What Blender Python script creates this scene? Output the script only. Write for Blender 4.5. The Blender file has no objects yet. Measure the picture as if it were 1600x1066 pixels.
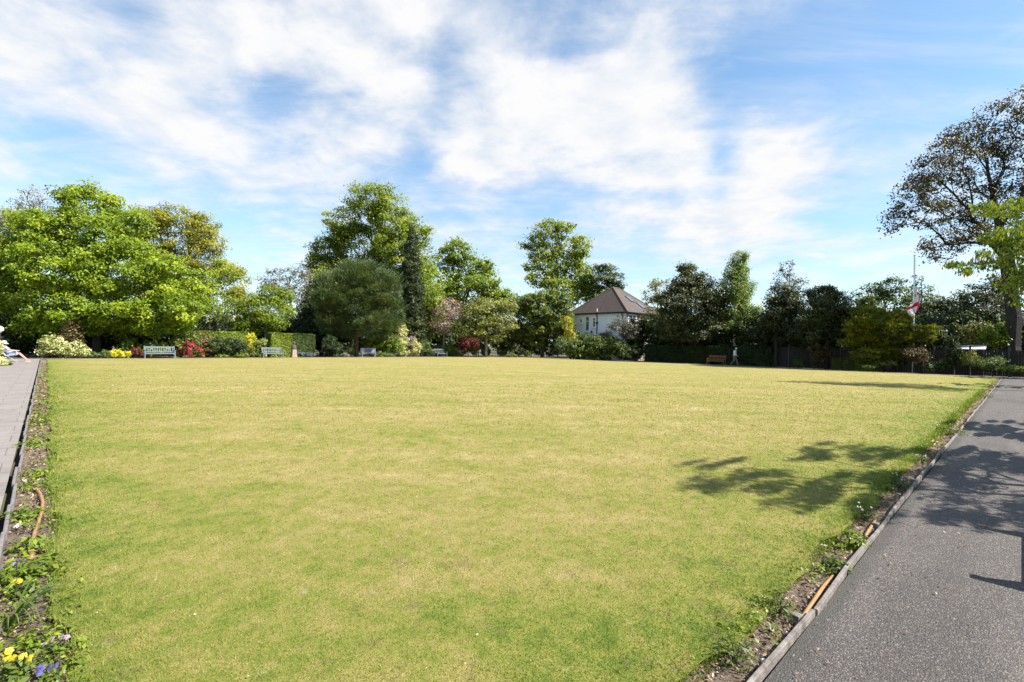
import bpy, bmesh, math, random
import numpy as np
from mathutils import Vector, Matrix

SEED = 7
rng = np.random.default_rng(SEED)
random.seed(SEED)
scene = bpy.context.scene
COL = scene.collection

# ------------------------------------------------------------------ camera frame
F, CX, CY = 762.0, 800.0, 533.0
EYE = 1.65
PITCH = math.atan(5.2 / F)
ROLL = math.radians(1.06)
cam_pos = Vector((0, 0, EYE))
fwd = Vector((0, math.cos(PITCH), math.sin(PITCH)))
up0 = Vector((0, -math.sin(PITCH), math.cos(PITCH)))
rt0 = Vector((1, 0, 0))
cam_x = rt0 * math.cos(ROLL) + up0 * math.sin(ROLL)
cam_y = -rt0 * math.sin(ROLL) + up0 * math.cos(ROLL)

def ray(px, py):
    return fwd + cam_x * ((px - CX) / F) + cam_y * ((CY - py) / F)
def G(px, py, z=0.0):                 # point of the ground seen at a pixel
    r = ray(px, py)
    return cam_pos + r * ((z - EYE) / r.z)
def at(px, py, D):                    # point at depth D
    r = ray(px, py)
    return cam_pos + r * (D / r.y)

ANG = math.radians(43.7)              # the green's near right edge runs along U, its left edge along V
UH = Vector((math.cos(ANG), math.sin(ANG), 0))
VH = Vector((-math.sin(ANG), math.cos(ANG), 0))
def UV(u, v, z=0.0):
    return UH * u + VH * v + Vector((0, 0, z))
def to_uv(p):
    return p.dot(UH), p.dot(VH)
U0, U1, V0, V1 = -0.22, 46.6, 0.90, 47.2     # kerb lines of the green
def DL(px, off):                      # depth where a column meets the far left edge, off metres behind it
    t = (px - CX) / F
    return (V1 + off) / (-math.sin(ANG) * t + math.cos(ANG))
def DR(px, off):
    t = (px - CX) / F
    return (U1 + off) / (math.cos(ANG) * t + math.sin(ANG))

# ------------------------------------------------------------------ helpers
def tag(o, label=None, cat=None, group=None, kind=None):
    if label: o['label'] = label
    if cat: o['category'] = cat
    if group: o['group'] = group
    if kind: o['kind'] = kind
    return o
def empty(name, loc, rz=0.0):
    o = bpy.data.objects.new(name, None)
    o.empty_display_size = 0.2
    o.location = loc
    o.rotation_euler = (0, 0, rz)
    COL.objects.link(o)
    return o
def link(name, me, mat=None, parent=None, loc=None, rz=None):
    o = bpy.data.objects.new(name, me)
    COL.objects.link(o)
    if mat: me.materials.append(mat)
    if parent: o.parent = parent
    if loc is not None: o.location = loc
    if rz is not None: o.rotation_euler = (0, 0, rz)
    return o
def copy_tree(o, parent=None):
    c = o.copy(); COL.objects.link(c)
    if parent: c.parent = parent
    for ch in list(o.children): copy_tree(ch, c)
    return c

class MB:
    def __init__(s): s.v = []; s.f = []
    def add(s, vs, fs):
        n = len(s.v); s.v += [tuple(p) for p in vs]; s.f += [tuple(i + n for i in f) for f in fs]
    def box(s, x0, x1, y0, y1, z0, z1, M=None):
        vs = [Vector(p) for p in ((x0,y0,z0),(x1,y0,z0),(x1,y1,z0),(x0,y1,z0),(x0,y0,z1),(x1,y0,z1),(x1,y1,z1),(x0,y1,z1))]
        if M: vs = [M @ p for p in vs]
        s.add(vs, [(0,3,2,1),(4,5,6,7),(0,1,5,4),(1,2,6,5),(2,3,7,6),(3,0,4,7)])
    def bar(s, a, b, w, h=None):       # square bar between two points
        a = Vector(a); b = Vector(b); h = h or w
        d = (b - a); L = d.length
        q = d.to_track_quat('X', 'Z').to_matrix().to_4x4()
        s.box(0, L, -w/2, w/2, -h/2, h/2, Matrix.Translation(a) @ q)
    def tube(s, pts, r, n=8):
        pts = [Vector(p) for p in pts]
        rs = r if isinstance(r, (list, tuple)) else [r] * len(pts)
        vs = []; fs = []
        for i, p in enumerate(pts):
            d = (pts[min(i+1, len(pts)-1)] - pts[max(i-1, 0)]).normalized()
            ref = Vector((0,0,1)) if abs(d.z) < .9 else Vector((1,0,0))
            x = d.cross(ref).normalized(); y = d.cross(x)
            for k in range(n):
                a = 2*math.pi*k/n
                vs.append(p + (x*math.cos(a) + y*math.sin(a)) * rs[i])
        for i in range(len(pts)-1):
            for k in range(n):
                k2 = (k+1) % n
                fs.append((i*n+k, i*n+k2, (i+1)*n+k2, (i+1)*n+k))
        fs.append(tuple(range(n))[::-1]); fs.append(tuple((len(pts)-1)*n + k for k in range(n)))
        s.add(vs, fs)
    def lathe(s, prof, n=16, c=(0,0,0)):
        vs = []; fs = []
        for r, z in prof:
            for k in range(n):
                a = 2*math.pi*k/n
                vs.append((c[0]+r*math.cos(a), c[1]+r*math.sin(a), c[2]+z))
        for i in range(len(prof)-1):
            for k in range(n):
                k2 = (k+1) % n
                fs.append((i*n+k, i*n+k2, (i+1)*n+k2, (i+1)*n+k))
        fs.append(tuple(range(n))[::-1]); fs.append(tuple((len(prof)-1)*n + k for k in range(n)))
        s.add(vs, fs)
    def build(s, name, mat, parent=None, loc=None, rz=None, bevel=0, smooth=False):
        me = bpy.data.meshes.new(name)
        me.from_pydata(s.v, [], s.f); me.update()
        if smooth:
            me.polygons.foreach_set('use_smooth', [True]*len(me.polygons))
        else:
            me.polygons.foreach_set('use_smooth', [False]*len(me.polygons))
        o = link(name, me, mat, parent, loc, rz)
        if bevel:
            m = o.modifiers.new('bevel', 'BEVEL'); m.width = bevel; m.segments = 2; m.limit_method = 'ANGLE'
        return o

# ------------------------------------------------------------------ node helpers
def new_mat(name):
    m = bpy.data.materials.new(name); m.use_nodes = True
    nt = m.node_tree
    b = nt.nodes['Principled BSDF']
    return m, nt, b
def N(nt, typ, **kw):
    n = nt.nodes.new(typ)
    for k, v in kw.items():
        if k.startswith('i_'): n.inputs[k[2:].replace('_', ' ')].default_value = v
        else: setattr(n, k, v)
    return n
def math_n(nt, op, a, b=None, clamp=False):
    n = nt.nodes.new('ShaderNodeMath'); n.operation = op; n.use_clamp = clamp
    for i, x in enumerate((a, b)):
        if x is None: continue
        if isinstance(x, (int, float)): n.inputs[i].default_value = x
        else: nt.links.new(x, n.inputs[i])
    return n.outputs[0]
def ramp(nt, fac, stops):
    r = nt.nodes.new('ShaderNodeValToRGB')
    cr = r.color_ramp
    while len(cr.elements) < len(stops): cr.elements.new(0.5)
    for e, (p, c) in zip(cr.elements, stops):
        e.position = p
        e.color = (c, c, c, 1) if isinstance(c, (int, float)) else (*c, 1)
    nt.links.new(fac, r.inputs[0])
    return r.outputs[0]
def mixc(nt, fac, a, b, blend='MIX'):
    n = nt.nodes.new('ShaderNodeMix'); n.data_type = 'RGBA'; n.blend_type = blend
    for i, x in ((0, fac), (6, a), (7, b)):
        if isinstance(x, (int, float)): n.inputs[i].default_value = x
        elif isinstance(x, tuple): n.inputs[i].default_value = (*x, 1)
        else: nt.links.new(x, n.inputs[i])
    return n.outputs[2]
def noise(nt, vec, scale, detail=4, rough=.55, dist=0):
    n = nt.nodes.new('ShaderNodeTexNoise')
    n.inputs['Scale'].default_value = scale; n.inputs['Detail'].default_value = detail
    n.inputs['Roughness'].default_value = rough; n.inputs['Distortion'].default_value = dist
    if vec is not None: nt.links.new(vec, n.inputs['Vector'])
    return n.outputs[0]
def mapping(nt, vec, scale=(1,1,1), rot=(0,0,0), loc=(0,0,0)):
    n = nt.nodes.new('ShaderNodeMapping')
    n.inputs['Scale'].default_value = scale; n.inputs['Rotation'].default_value = rot; n.inputs['Location'].default_value = loc
    nt.links.new(vec, n.inputs['Vector'])
    return n.outputs[0]
def objco(nt):
    return nt.nodes.new('ShaderNodeTexCoord').outputs['Object']
def bump(nt, b, h, strength, dist=.01):
    n = nt.nodes.new('ShaderNodeBump'); n.inputs['Strength'].default_value = strength; n.inputs['Distance'].default_value = dist
    nt.links.new(h, n.inputs['Height']); nt.links.new(n.outputs[0], b.inputs['Normal'])
def plain(name, col, rough=.6, var=.25, scale=6, metal=0, spec=.4, bmp=.15):
    m, nt, b = new_mat(name)
    co = objco(nt)
    n = noise(nt, co, scale, 5, .6)
    c0 = tuple(x*(1-var) for x in col); c1 = tuple(min(1, x*(1+var)) for x in col)
    nt.links.new(ramp(nt, n, [(.3, c0), (.7, c1)]), b.inputs['Base Color'])
    b.inputs['Roughness'].default_value = rough; b.inputs['Metallic'].default_value = metal
    b.inputs['Specular IOR Level'].default_value = spec
    if bmp: bump(nt, b, noise(nt, co, scale*6, 4), bmp)
    return m
def leafmat(name, dark, mid, light, trans=.34, rough=.5, spec=.35):
    m, nt, b = new_mat(name)
    a = nt.nodes.new('ShaderNodeAttribute'); a.attribute_name = 'tint'
    c = ramp(nt, a.outputs['Fac'], [(0, dark), (.5, mid), (1, light)])
    nt.links.new(c, b.inputs['Base Color'])
    b.inputs['Roughness'].default_value = rough; b.inputs['Specular IOR Level'].default_value = spec
    t = nt.nodes.new('ShaderNodeBsdfTranslucent')
    nt.links.new(mixc(nt, 1.0, c, (1.35, 1.25, .6), 'MULTIPLY'), t.inputs[0])
    mx = nt.nodes.new('ShaderNodeMixShader'); mx.inputs[0].default_value = trans
    nt.links.new(b.outputs[0], mx.inputs[1]); nt.links.new(t.outputs[0], mx.inputs[2])
    nt.links.new(mx.outputs[0], nt.nodes['Material Output'].inputs[0])
    return m
def barkmat(name, a, c):
    m, nt, b = new_mat(name)
    co = mapping(nt, objco(nt), (5, 5, 1.2))
    n = noise(nt, co, 2.2, 6, .65)
    nt.links.new(ramp(nt, n, [(.3, a), (.7, c)]), b.inputs['Base Color'])
    b.inputs['Roughness'].default_value = .9
    bump(nt, b, n, .6, .03)
    return m

# ------------------------------------------------------------------ foliage geometry
def quads(name, V, tint, mat, parent=None, loc=None, k=4):
    n = len(V) // k
    me = bpy.data.meshes.new(name)
    me.vertices.add(n*k); me.vertices.foreach_set('co', np.ascontiguousarray(V, dtype=np.float32).ravel())
    me.loops.add(n*k); me.loops.foreach_set('vertex_index', np.arange(n*k, dtype=np.int32))
    me.polygons.add(n); me.polygons.foreach_set('loop_start', np.arange(n, dtype=np.int32)*k)
    me.update(calc_edges=True)
    at_ = me.attributes.new('tint', 'FLOAT', 'FACE')
    at_.data.foreach_set('value', np.clip(tint, 0, 1).astype(np.float32))
    return link(name, me, mat, parent, loc)
def unit(a):
    return a / np.maximum(np.linalg.norm(a, axis=-1, keepdims=True), 1e-6)
def leaf_verts(C, Nrm, size, aspect, axis=None):
    n = len(C)
    r = rng.normal(size=(n, 3)) if axis is None else axis + rng.normal(size=(n, 3))*.35
    t = unit(r - Nrm*np.sum(r*Nrm, axis=1, keepdims=True)); b = np.cross(Nrm, t)
    a = t*(size*.5)[:, None]; w = b*(size*aspect*.5)[:, None]; l = Nrm*(size*.12)[:, None]
    return np.stack([C-a, C+w+l-a*.1, C+a, C-w+l-a*.1], 1).reshape(-1, 3)
def frusta(A, B, ra, rb, k=5):
    d = unit(B - A)
    ref = np.where(np.abs(d[:, 2:3]) < .9, np.array([[0, 0, 1.]]), np.array([[1., 0, 0]]))
    x = unit(np.cross(d, ref)); y = np.cross(d, x)
    ang = np.arange(k)*2*np.pi/k
    ring = x[:, None, :]*np.cos(ang)[None, :, None] + y[:, None, :]*np.sin(ang)[None, :, None]
    P0 = A[:, None, :] + ring*ra[:, None, None]; P1 = B[:, None, :] + ring*rb[:, None, None]
    P1n = np.roll(P1, -1, 1); P0n = np.roll(P0, -1, 1)
    return np.stack([P0, P0n, P1n, P1], 2).reshape(-1, 3)

def skeleton(pts0, clumps, rtrunk, seg, wig=.09, up=.12, minr=.012, power=.62):
    """grow limbs from a trunk polyline to every clump; returns edges with radii"""
    nodes = [np.array(p, float) for p in pts0]
    par = [-1] + list(range(len(pts0)-1))
    plen = [0.0]
    for i in range(1, len(nodes)): plen.append(plen[-1] + np.linalg.norm(nodes[i]-nodes[i-1]))
    fork = max(1, int(len(pts0)*.45))
    usable = [i >= fork for i in range(len(nodes))]
    f0 = nodes[fork]
    ends = []
    for c in sorted(clumps, key=lambda c: np.linalg.norm(c - f0)):
        P = np.array(nodes); dv = c - P
        dist = np.linalg.norm(dv, axis=1)
        cost = dist*(1 + .5*np.clip(-dv[:, 2]/np.maximum(dist, .01), 0, 1)) + .62*np.array(plen)
        cost[~np.array(usable)] = 1e9
        j = int(np.argmin(cost)); d = dist[j]
        ns = max(1, int(d/seg)); p0 = nodes[j]; prev = j
        for s in range(1, ns+1):
            t = s/ns
            q = p0 + (c-p0)*t
            if s < ns:
                q = q + rng.normal(size=3)*wig*seg
                q[2] += up*d*.25*math.sin(math.pi*t)*(1 if c[2] > p0[2]-.3 else .4)
            nodes.append(q); par.append(prev); usable.append(True)
            plen.append(plen[prev] + np.linalg.norm(q-nodes[prev])); prev = len(nodes)-1
        ends.append(prev)
    cnt = np.zeros(len(nodes))
    for e in ends:
        while e >= 0: cnt[e] += 1; e = par[e]
    cnt = np.maximum(cnt, .5)
    rad = np.maximum(rtrunk*(cnt/cnt[0])**power, minr)
    tl = np.linalg.norm(np.array(pts0) - np.array(pts0[0]), axis=1); tl /= max(tl[-1], .01)
    for i in range(len(pts0)): rad[i] *= 1 + .35*math.exp(-tl[i]*7)
    E = [(par[i], i) for i in range(len(nodes)) if par[i] >= 0]
    P = np.array(nodes)
    ia = np.array([a for a, b in E]); ib = np.array([b for a, b in E])
    ra = np.minimum(rad[ia], rad[ib]*1.6); rb = rad[ib]
    return P[ia], P[ib], ra, rb

BARK = {}
COVER = 1.9
def plant(name, label, cat, px, D, blobs, mats, leaf=.25, cover=3.0, aspect=.6, clump=None, rt=.25, bark='brown', fork=.35,
          lean=0.0, group=None, up=.6, drape=0.0, tint=(.5, .2), tpar=('trunk', 'crown'), shell=.5, seg=None, flower=None, solid=0.0,
          base_z=-.06, yjit=.55, twigs=True, flat=.75, dens=1.0, minr=.012, power=.62, maxlimb=420, fill=.2, sat=0, stray=.04, ground_px=None, axis=None):
    """a tree or shrub: blobs are crown lobes (column, row, half width, half height) at depth D, turned into metres"""
    base = at(px if ground_px is None else ground_px, 540, D); base.z = base_z
    root = empty(name, base)
    tag(root, label, cat, group)
    lob = []
    for k, (bx, by, rx, ry) in enumerate(blobs):
        c = at(bx, by, D) - base
        RX, RZ = rx*D/F, ry*D/F
        RY = (RX+RZ)*.5
        c = np.array(c)
        c[1] += rng.uniform(-1, 1)*yjit*RY
        lob.append((c, np.array([RX, RY, RZ])))
    for c, r in list(lob):
        for _ in range(sat):
            d = unit(rng.normal(size=3)*np.array([1, .8, .8])); k = rng.uniform(.34, .58)
            c2 = c + d*r*rng.uniform(.72, .98)
            if c2[2] - r[2]*k > .3: lob.append((c2, np.array([r[0]*k*1.15, r[1]*k, r[2]*k*.8])))
    area = sum(math.pi*l[1][0]*l[1][2] for l in lob)
    cl = clump or max(.18, .11*math.sqrt(area))
    cl_pts, cl_out = [], []
    for c, r in lob:
        n = max(4, int(dens*1.5*math.pi*r[0]*r[2]/(cl*cl)))
        d = unit(rng.normal(size=(n, 3)))
        d[:, 1] -= .15; d = unit(d)
        rad = rng.uniform(shell, 1, size=n)**.6
        p = c + d*r*rad[:, None]
        keep = np.ones(n, bool)
        for c2, r2 in lob:
            if c2 is c: continue
            q = np.linalg.norm((p-c2)/r2, axis=1)
            keep &= ~((q < .5) & (rng.random(n) < .75))
        keep &= p[:, 2] > .12
        cl_pts.append(p[keep]); cl_out.append(d[keep])
    P = np.concatenate(cl_pts); O = np.concatenate(cl_out)
    larea = leaf*leaf*aspect*.5*.75
    nl = int(cover*COVER*area/larea/1.4)
    idx = rng.integers(0, len(P), nl)
    csz = (cl*rng.uniform(.6, 1.35, len(P)))
    off = rng.normal(size=(nl, 3))
    off = unit(off)*(rng.random(nl)**.5)[:, None]*np.array([1, 1, flat])
    C = P[idx] + off*csz[idx][:, None]
    ns_ = int(nl*stray)
    if ns_: C[-ns_:] += O[idx[-ns_:]]*cl*rng.uniform(.2, .85, ns_)[:, None]
    nf = int(nl*fill)
    if nf:
        w = np.array([l[1][0]*l[1][2]*l[1][1] for l in lob])**.67; li = rng.choice(len(lob), nf, p=w/w.sum())
        lc = np.array([l[0] for l in lob])[li]; lr = np.array([l[1] for l in lob])[li]
        C[:nf] = lc + unit(rng.normal(size=(nf, 3)))*lr*(rng.random(nf)**.45)[:, None]
    if drape: C[:, 2] -= drape*rng.random(nl)**1.5
    C[:, 2] = np.maximum(C[:, 2], .03)
    nrm = unit(O[idx]*.5 + unit(off)*.35 + np.array([.42, -.34, .80])*up*1.15 + rng.normal(size=(nl, 3))*.6)
    ctint = rng.normal(0, tint[1], len(P))
    T = tint[0] + ctint[idx] + rng.normal(0, .16, nl)
    size = leaf*rng.uniform(.6, 1.35, nl)
    ax = None if axis is None or axis == 'out' else np.array(axis)[None, :]
    if axis == 'out': ax = unit(O[idx] + np.array([0, 0, .5]))
    if axis is not None:
        nrm = unit(np.cross(ax + np.zeros((nl, 3)), rng.normal(size=(nl, 3))))
    lm = mats[0] if isinstance(mats, (tuple, list)) else mats
    crown = quads(tpar[1], leaf_verts(C, nrm, size, aspect, ax), T, lm, root)
    if flower:
        fm, ff, fs = flower
        k = int(ff*area/(fs*fs*.45))
        i2 = rng.integers(0, len(P), k)
        out = O[i2]
        FP = P[i2] + out*csz[i2][:, None]*rng.uniform(.5, 1.15, k)[:, None] + rng.normal(size=(k, 3))*cl*.3
        FP[:, 2] = np.maximum(FP[:, 2], .06)
        quads('blossom', leaf_verts(FP, unit(out + np.array([0, -.4, .5]) + rng.normal(size=(k, 3))*.4), fs*rng.uniform(.6, 1.2, k), .9),
              .5+rng.normal(0, .25, k), fm, root)
    # trunk and limbs
    zc = min(l[0][2]-l[1][2] for l in lob); zt = max(l[0][2] for l in lob)
    top = np.mean([l[0] for l in lob], axis=0); top[2] = zc + (zt-zc)*.75
    fk = max(zc*.95, fork*zt*.4)
    pts = []
    for s in range(9):
        t = s/8
        q = np.array([0, 0, 0.])*(1-t) + top*t
        q[0] = top[0]*t**1.6 + lean*math.sin(t*math.pi)*.5; q[1] = top[1]*t**1.6
        if 0 < s < 8: q[:2] += rng.normal(size=2)*rt*.15
        pts.append(q)
    sub = P if len(P) < maxlimb else P[rng.permutation(len(P))[:maxlimb]]
    if not twigs: sub = sub[::3]
    A, B, ra, rb = skeleton(pts, list(sub), rt, seg or max(.3, cl*1.1), minr=minr, power=power)
    V = frusta(A, B, ra, rb, 7 if rt > .15 else 5)
    quads(tpar[0], V, np.full(len(V)//4, .5), BARK[bark], root)
    return root

# ------------------------------------------------------------------ materials
BARK['brown'] = barkmat('bark_brown', (.035, .025, .018), (.11, .085, .06))
BARK['grey'] = barkmat('bark_grey', (.10, .09, .08), (.26, .235, .21))
BARK['dark'] = barkmat('bark_dark', (.012, .010, .009), (.04, .034, .030))
BARK['red'] = barkmat('bark_red', (.06, .028, .018), (.17, .08, .05))
BARK['white'] = barkmat('bark_white', (.35, .33, .3), (.75, .73, .69))
BARK['pink'] = barkmat('bark_pink', (.2, .14, .12), (.42, .32, .28))
L = {}
L['maple'] = leafmat('maple_leaf', (.07, .12, .008), (.195, .28, .013), (.33, .40, .022), .46)
L['oak'] = leafmat('oak_leaf', (.09, .11, .012), (.24, .245, .018), (.42, .38, .03), .45)
L['lime'] = leafmat('lime_leaf', (.065, .11, .013), (.18, .245, .022), (.30, .35, .035), .46)
L['chestnut'] = leafmat('chestnut_leaf', (.055, .10, .012), (.155, .225, .02), (.27, .33, .035), .40)
L['yellowgreen'] = leafmat('yellow_green_leaf', (.08, .13, .012), (.18, .25, .02), (.30, .36, .03), .4)
L['grey'] = leafmat('grey_leaf', (.06, .06, .045), (.14, .135, .105), (.26, .25, .20), .3)
L['pine'] = leafmat('pine_needle', (.026, .046, .014), (.068, .105, .034), (.17, .21, .08), .25)
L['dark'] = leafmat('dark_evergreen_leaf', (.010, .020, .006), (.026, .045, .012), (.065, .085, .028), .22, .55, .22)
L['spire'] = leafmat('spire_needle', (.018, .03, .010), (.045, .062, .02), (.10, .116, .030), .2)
L['olive'] = leafmat('olive_leaf', (.05, .065, .016), (.15, .17, .032), (.27, .28, .06), .38)
L['laurel'] = leafmat('laurel_leaf', (.03, .055, .010), (.105, .145, .020), (.23, .26, .05), .33, .5, .3)
L['hedge'] = leafmat('hedge_leaf', (.05, .09, .010), (.13, .19, .016), (.24, .29, .03), .35)
L['birch'] = leafmat('birch_leaf', (.05, .095, .016), (.13, .20, .03), (.24, .31, .06), .45)
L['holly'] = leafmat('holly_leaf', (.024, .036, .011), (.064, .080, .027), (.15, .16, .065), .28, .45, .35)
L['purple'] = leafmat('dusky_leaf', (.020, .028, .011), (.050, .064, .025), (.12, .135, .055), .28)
L['golden'] = leafmat('golden_conifer_leaf', (.045, .07, .008), (.13, .155, .014), (.28, .29, .03), .38)
L['gold'] = leafmat('gold_leaf', (.30, .30, .015), (.52, .48, .02), (.70, .62, .05), .3)
L['bronze'] = leafmat('bronze_leaf', (.05, .04, .016), (.12, .085, .03), (.22, .16, .06), .35)
L['red'] = leafmat('red_leaf', (.08, .02, .014), (.20, .045, .03), (.34, .12, .08), .3)
L['cream'] = leafmat('cream_leaf', (.13, .18, .04), (.34, .36, .12), (.55, .52, .26), .3)
L['bud'] = leafmat('budding_oak_leaf', (.022, .023, .008), (.06, .055, .016), (.14, .11, .03), .25)
L['cherry'] = leafmat('cherry_leaf', (.06, .11, .012), (.16, .23, .02), (.32, .36, .05), .48)
L['mid'] = leafmat('mid_green_leaf', (.03, .055, .012), (.075, .115, .02), (.15, .2, .04), .35)
L['white'] = leafmat('white_petal', (.35, .33, .3), (.5, .48, .45), (.62, .6, .58), .3)
L['pinkp'] = leafmat('pink_petal', (.45, .28, .26), (.62, .45, .42), (.78, .65, .60), .3)
L['redp'] = leafmat('crimson_petal', (.28, .006, .03), (.46, .012, .055), (.55, .04, .10), .3)
L['mauve'] = leafmat('mauve_petal', (.2, .14, .2), (.32, .24, .3), (.45, .36, .4), .3)
L['violet'] = leafmat('violet_petal', (.06, .05, .20), (.13, .12, .32), (.3, .28, .5), .3)
L['yellowp'] = leafmat('yellow_petal', (.35, .26, .01), (.50, .40, .015), (.6, .52, .06), .25)
L['twig'] = leafmat('twig_leaf', (.07, .04, .025), (.20, .13, .08), (.42, .32, .22), .2)

# ------------------------------------------------------------------ world: sky with clouds
SUN_EL = math.radians(46)
SUN_H = Vector((.955, -.295, 0)).normalized()
SUN_DIR = Vector((SUN_H.x*math.cos(SUN_EL), SUN_H.y*math.cos(SUN_EL), math.sin(SUN_EL)))
def build_world():
    w = bpy.data.worlds.new('World'); scene.world = w; w.use_nodes = True
    nt = w.node_tree; nt.nodes.clear()
    out = nt.nodes.new('ShaderNodeOutputWorld'); bg = nt.nodes.new('ShaderNodeBackground')
    bg.inputs['Strength'].default_value = .07
    nt.links.new(bg.outputs[0], out.inputs[0])
    sky = nt.nodes.new('ShaderNodeTexSky'); sky.sky_type = 'NISHITA'; sky.sun_disc = False
    sky.sun_elevation = SUN_EL; sky.sun_rotation = math.atan2(SUN_H.x, SUN_H.y)
    sky.air_density = 1.0; sky.dust_density = .6; sky.ozone_density = 1.4
    tc = nt.nodes.new('ShaderNodeTexCoord')
    sep = nt.nodes.new('ShaderNodeSeparateXYZ'); nt.links.new(tc.outputs['Generated'], sep.inputs[0])
    x, y, z = sep.outputs
    az = math_n(nt, 'ARCTAN2', x, y)
    el = math_n(nt, 'ARCSINE', z)
    # cloud layer seen from below
    zz = math_n(nt, 'ADD', math_n(nt, 'MAXIMUM', z, 0.0), .16)
    cmb = nt.nodes.new('ShaderNodeCombineXYZ')
    nt.links.new(math_n(nt, 'DIVIDE', x, zz), cmb.inputs[0]); nt.links.new(math_n(nt, 'DIVIDE', y, zz), cmb.inputs[1])
    P = mapping(nt, cmb.outputs[0], (1, 1, 1), (0, 0, math.radians(25)), (3.1, 1.7, 0))
    Pw = mapping(nt, cmb.outputs[0], (.55, 1.5, 1), (0, 0, math.radians(-32)), (7.3, 2.2, 0))
    n1 = noise(nt, P, 1.15, 9, .56, .35)
    n2 = noise(nt, mapping(nt, Pw, (1.25, .8, 1)), 2.3, 8, .57, .5)
    n3 = noise(nt, P, 4.5, 7, .62, .2)
    d = math_n(nt, 'ADD', math_n(nt, 'MULTIPLY', n1, .75), math_n(nt, 'ADD', math_n(nt, 'MULTIPLY', n2, .70), math_n(nt, 'MULTIPLY', n3, .70)))
    blobs = [  # column, row, half width, half height, amount (as azimuth / elevation lobes)
        (40, 80, 130, 100, .34), (350, 50, 110, 80, .36), (260, 170, 120, 70, .34), (20, 265, 90, 40, .26),
        (560, 60, 120, 80, .34), (600, 150, 110, 80, .30), (560, 240, 120, 40, .30), (470, 285, 110, 30, .20), (700, 20, 110, 40, .22),
        (780, 170, 110, 110, .36), (930, 170, 150, 90, .36), (1020, 110, 70, 80, .30), (1000, 240, 120, 70, .30), (760, 270, 90, 50, .26),
        (1215, 265, 80, 75, .40), (1110, 370, 70, 45, .34), (980, 320, 110, 40, .20), (1170, 320, 60, 40, .2),
        (1540, 100, 120, 60, .10), (1400, 280, 50, 60, .08),
        (1330, 60, 190, 90, -.22), (1420, 190, 130, 70, -.20), (1480, 330, 80, 40, .10), (1350, 390, 120, 30, .12), (1360, 320, 70, 60, -.10), (890, 75, 55, 26, -.30), (655, 255, 40, 45, -.30), (690, 120, 22, 60, -.16),
        (420, 180, 45, 45, -.22), (440, 110, 40, 60, -.15), (150, 215, 110, 35, -.16), (250, 40, 70, 30, -.14), (130, 130, 50, 30, -.1), (1128, 240, 30, 80, -.26), (860, 305, 100, 24, -.22), (60, 205, 90, 40, -.16),
        (1200, 90, 90, 70, -.16), (850, 330, 80, 22, -.14), (330, 250, 90, 35, -.10), (160, 290, 120, 30, -.05)]
    acc = d
    for bx, by, rx, ry, a in blobs:
        r0 = ray(bx, by); A0 = math.atan2(r0.x, r0.y); E0 = math.atan2(r0.z, math.hypot(r0.x, r0.y))
        r1 = ray(bx+rx, by); sa = abs(math.atan2(r1.x, r1.y)-A0)*1.05
        r2 = ray(bx, by-ry); se = abs(math.atan2(r2.z, math.hypot(r2.x, r2.y))-E0)*1.05
        q = math_n(nt, 'ADD', math_n(nt, 'POWER', math_n(nt, 'ABSOLUTE', math_n(nt, 'DIVIDE', math_n(nt, 'SUBTRACT', az, A0), sa)), 2),
                   math_n(nt, 'POWER', math_n(nt, 'ABSOLUTE', math_n(nt, 'DIVIDE', math_n(nt, 'SUBTRACT', el, E0), se)), 2))
        g = math_n(nt, 'MULTIPLY', math_n(nt, 'EXPONENT', math_n(nt, 'MULTIPLY', q, -1.0)), a*1.0)
        acc = math_n(nt, 'ADD', acc, g)
    mr = nt.nodes.new('ShaderNodeMapRange'); mr.interpolation_type = 'SMOOTHSTEP'
    mr.inputs['From Min'].default_value = .95; mr.inputs['From Max'].default_value = 1.50
    nt.links.new(acc, mr.inputs['Value'])
    dens = mr.outputs[0]
    # thin veil towards the horizon
    veil = math_n(nt, 'MULTIPLY', math_n(nt, 'EXPONENT', math_n(nt, 'MULTIPLY', math_n(nt, 'MAXIMUM', el, 0.0), -4.8)), .52)
    w3 = noise(nt, mapping(nt, cmb.outputs[0], (.5, 2.2, 1), (0, 0, math.radians(-58)), (1.3, 6.1, 0)), 2.2, 9, .60, .7)
    wisp = nt.nodes.new('ShaderNodeMapRange'); wisp.interpolation_type = 'SMOOTHSTEP'
    wisp.inputs['From Min'].default_value = .36; wisp.inputs['From Max'].default_value = .80; wisp.inputs['To Max'].default_value = .45
    nt.links.new(w3, wisp.inputs['Value'])
    fac = math_n(nt, 'SUBTRACT', 1.0, math_n(nt, 'MULTIPLY', math_n(nt, 'SUBTRACT', 1.0, dens), math_n(nt, 'SUBTRACT', 1.0, wisp.outputs[0])))
    fac = math_n(nt, 'SUBTRACT', 1.0, math_n(nt, 'MULTIPLY', math_n(nt, 'SUBTRACT', 1.0, fac), math_n(nt, 'SUBTRACT', 1.0, veil)))
    skyc = mixc(nt, 1.0, sky.outputs[0], (SKY_GAIN*.98, SKY_GAIN*1.22, SKY_GAIN*1.27), 'MULTIPLY')
    cloud = ramp(nt, n3, [(.30, (.80, .86, .94)), (.58, (1, 1, 1))])
    cloud = mixc(nt, 1.0, cloud, (CLOUD, CLOUD, CLOUD*1.01), 'MULTIPLY')
    nt.links.new(mixc(nt, fac, skyc, cloud), bg.inputs['Color'])
SKY_GAIN = 1.0
CLOUD = 5.3
build_world()
sl = bpy.data.lights.new('sun', 'SUN'); sl.energy = 5.0; sl.angle = math.radians(.5); sl.color = (1, .95, .87)
so = bpy.data.objects.new('sun', sl); COL.objects.link(so)
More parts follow.
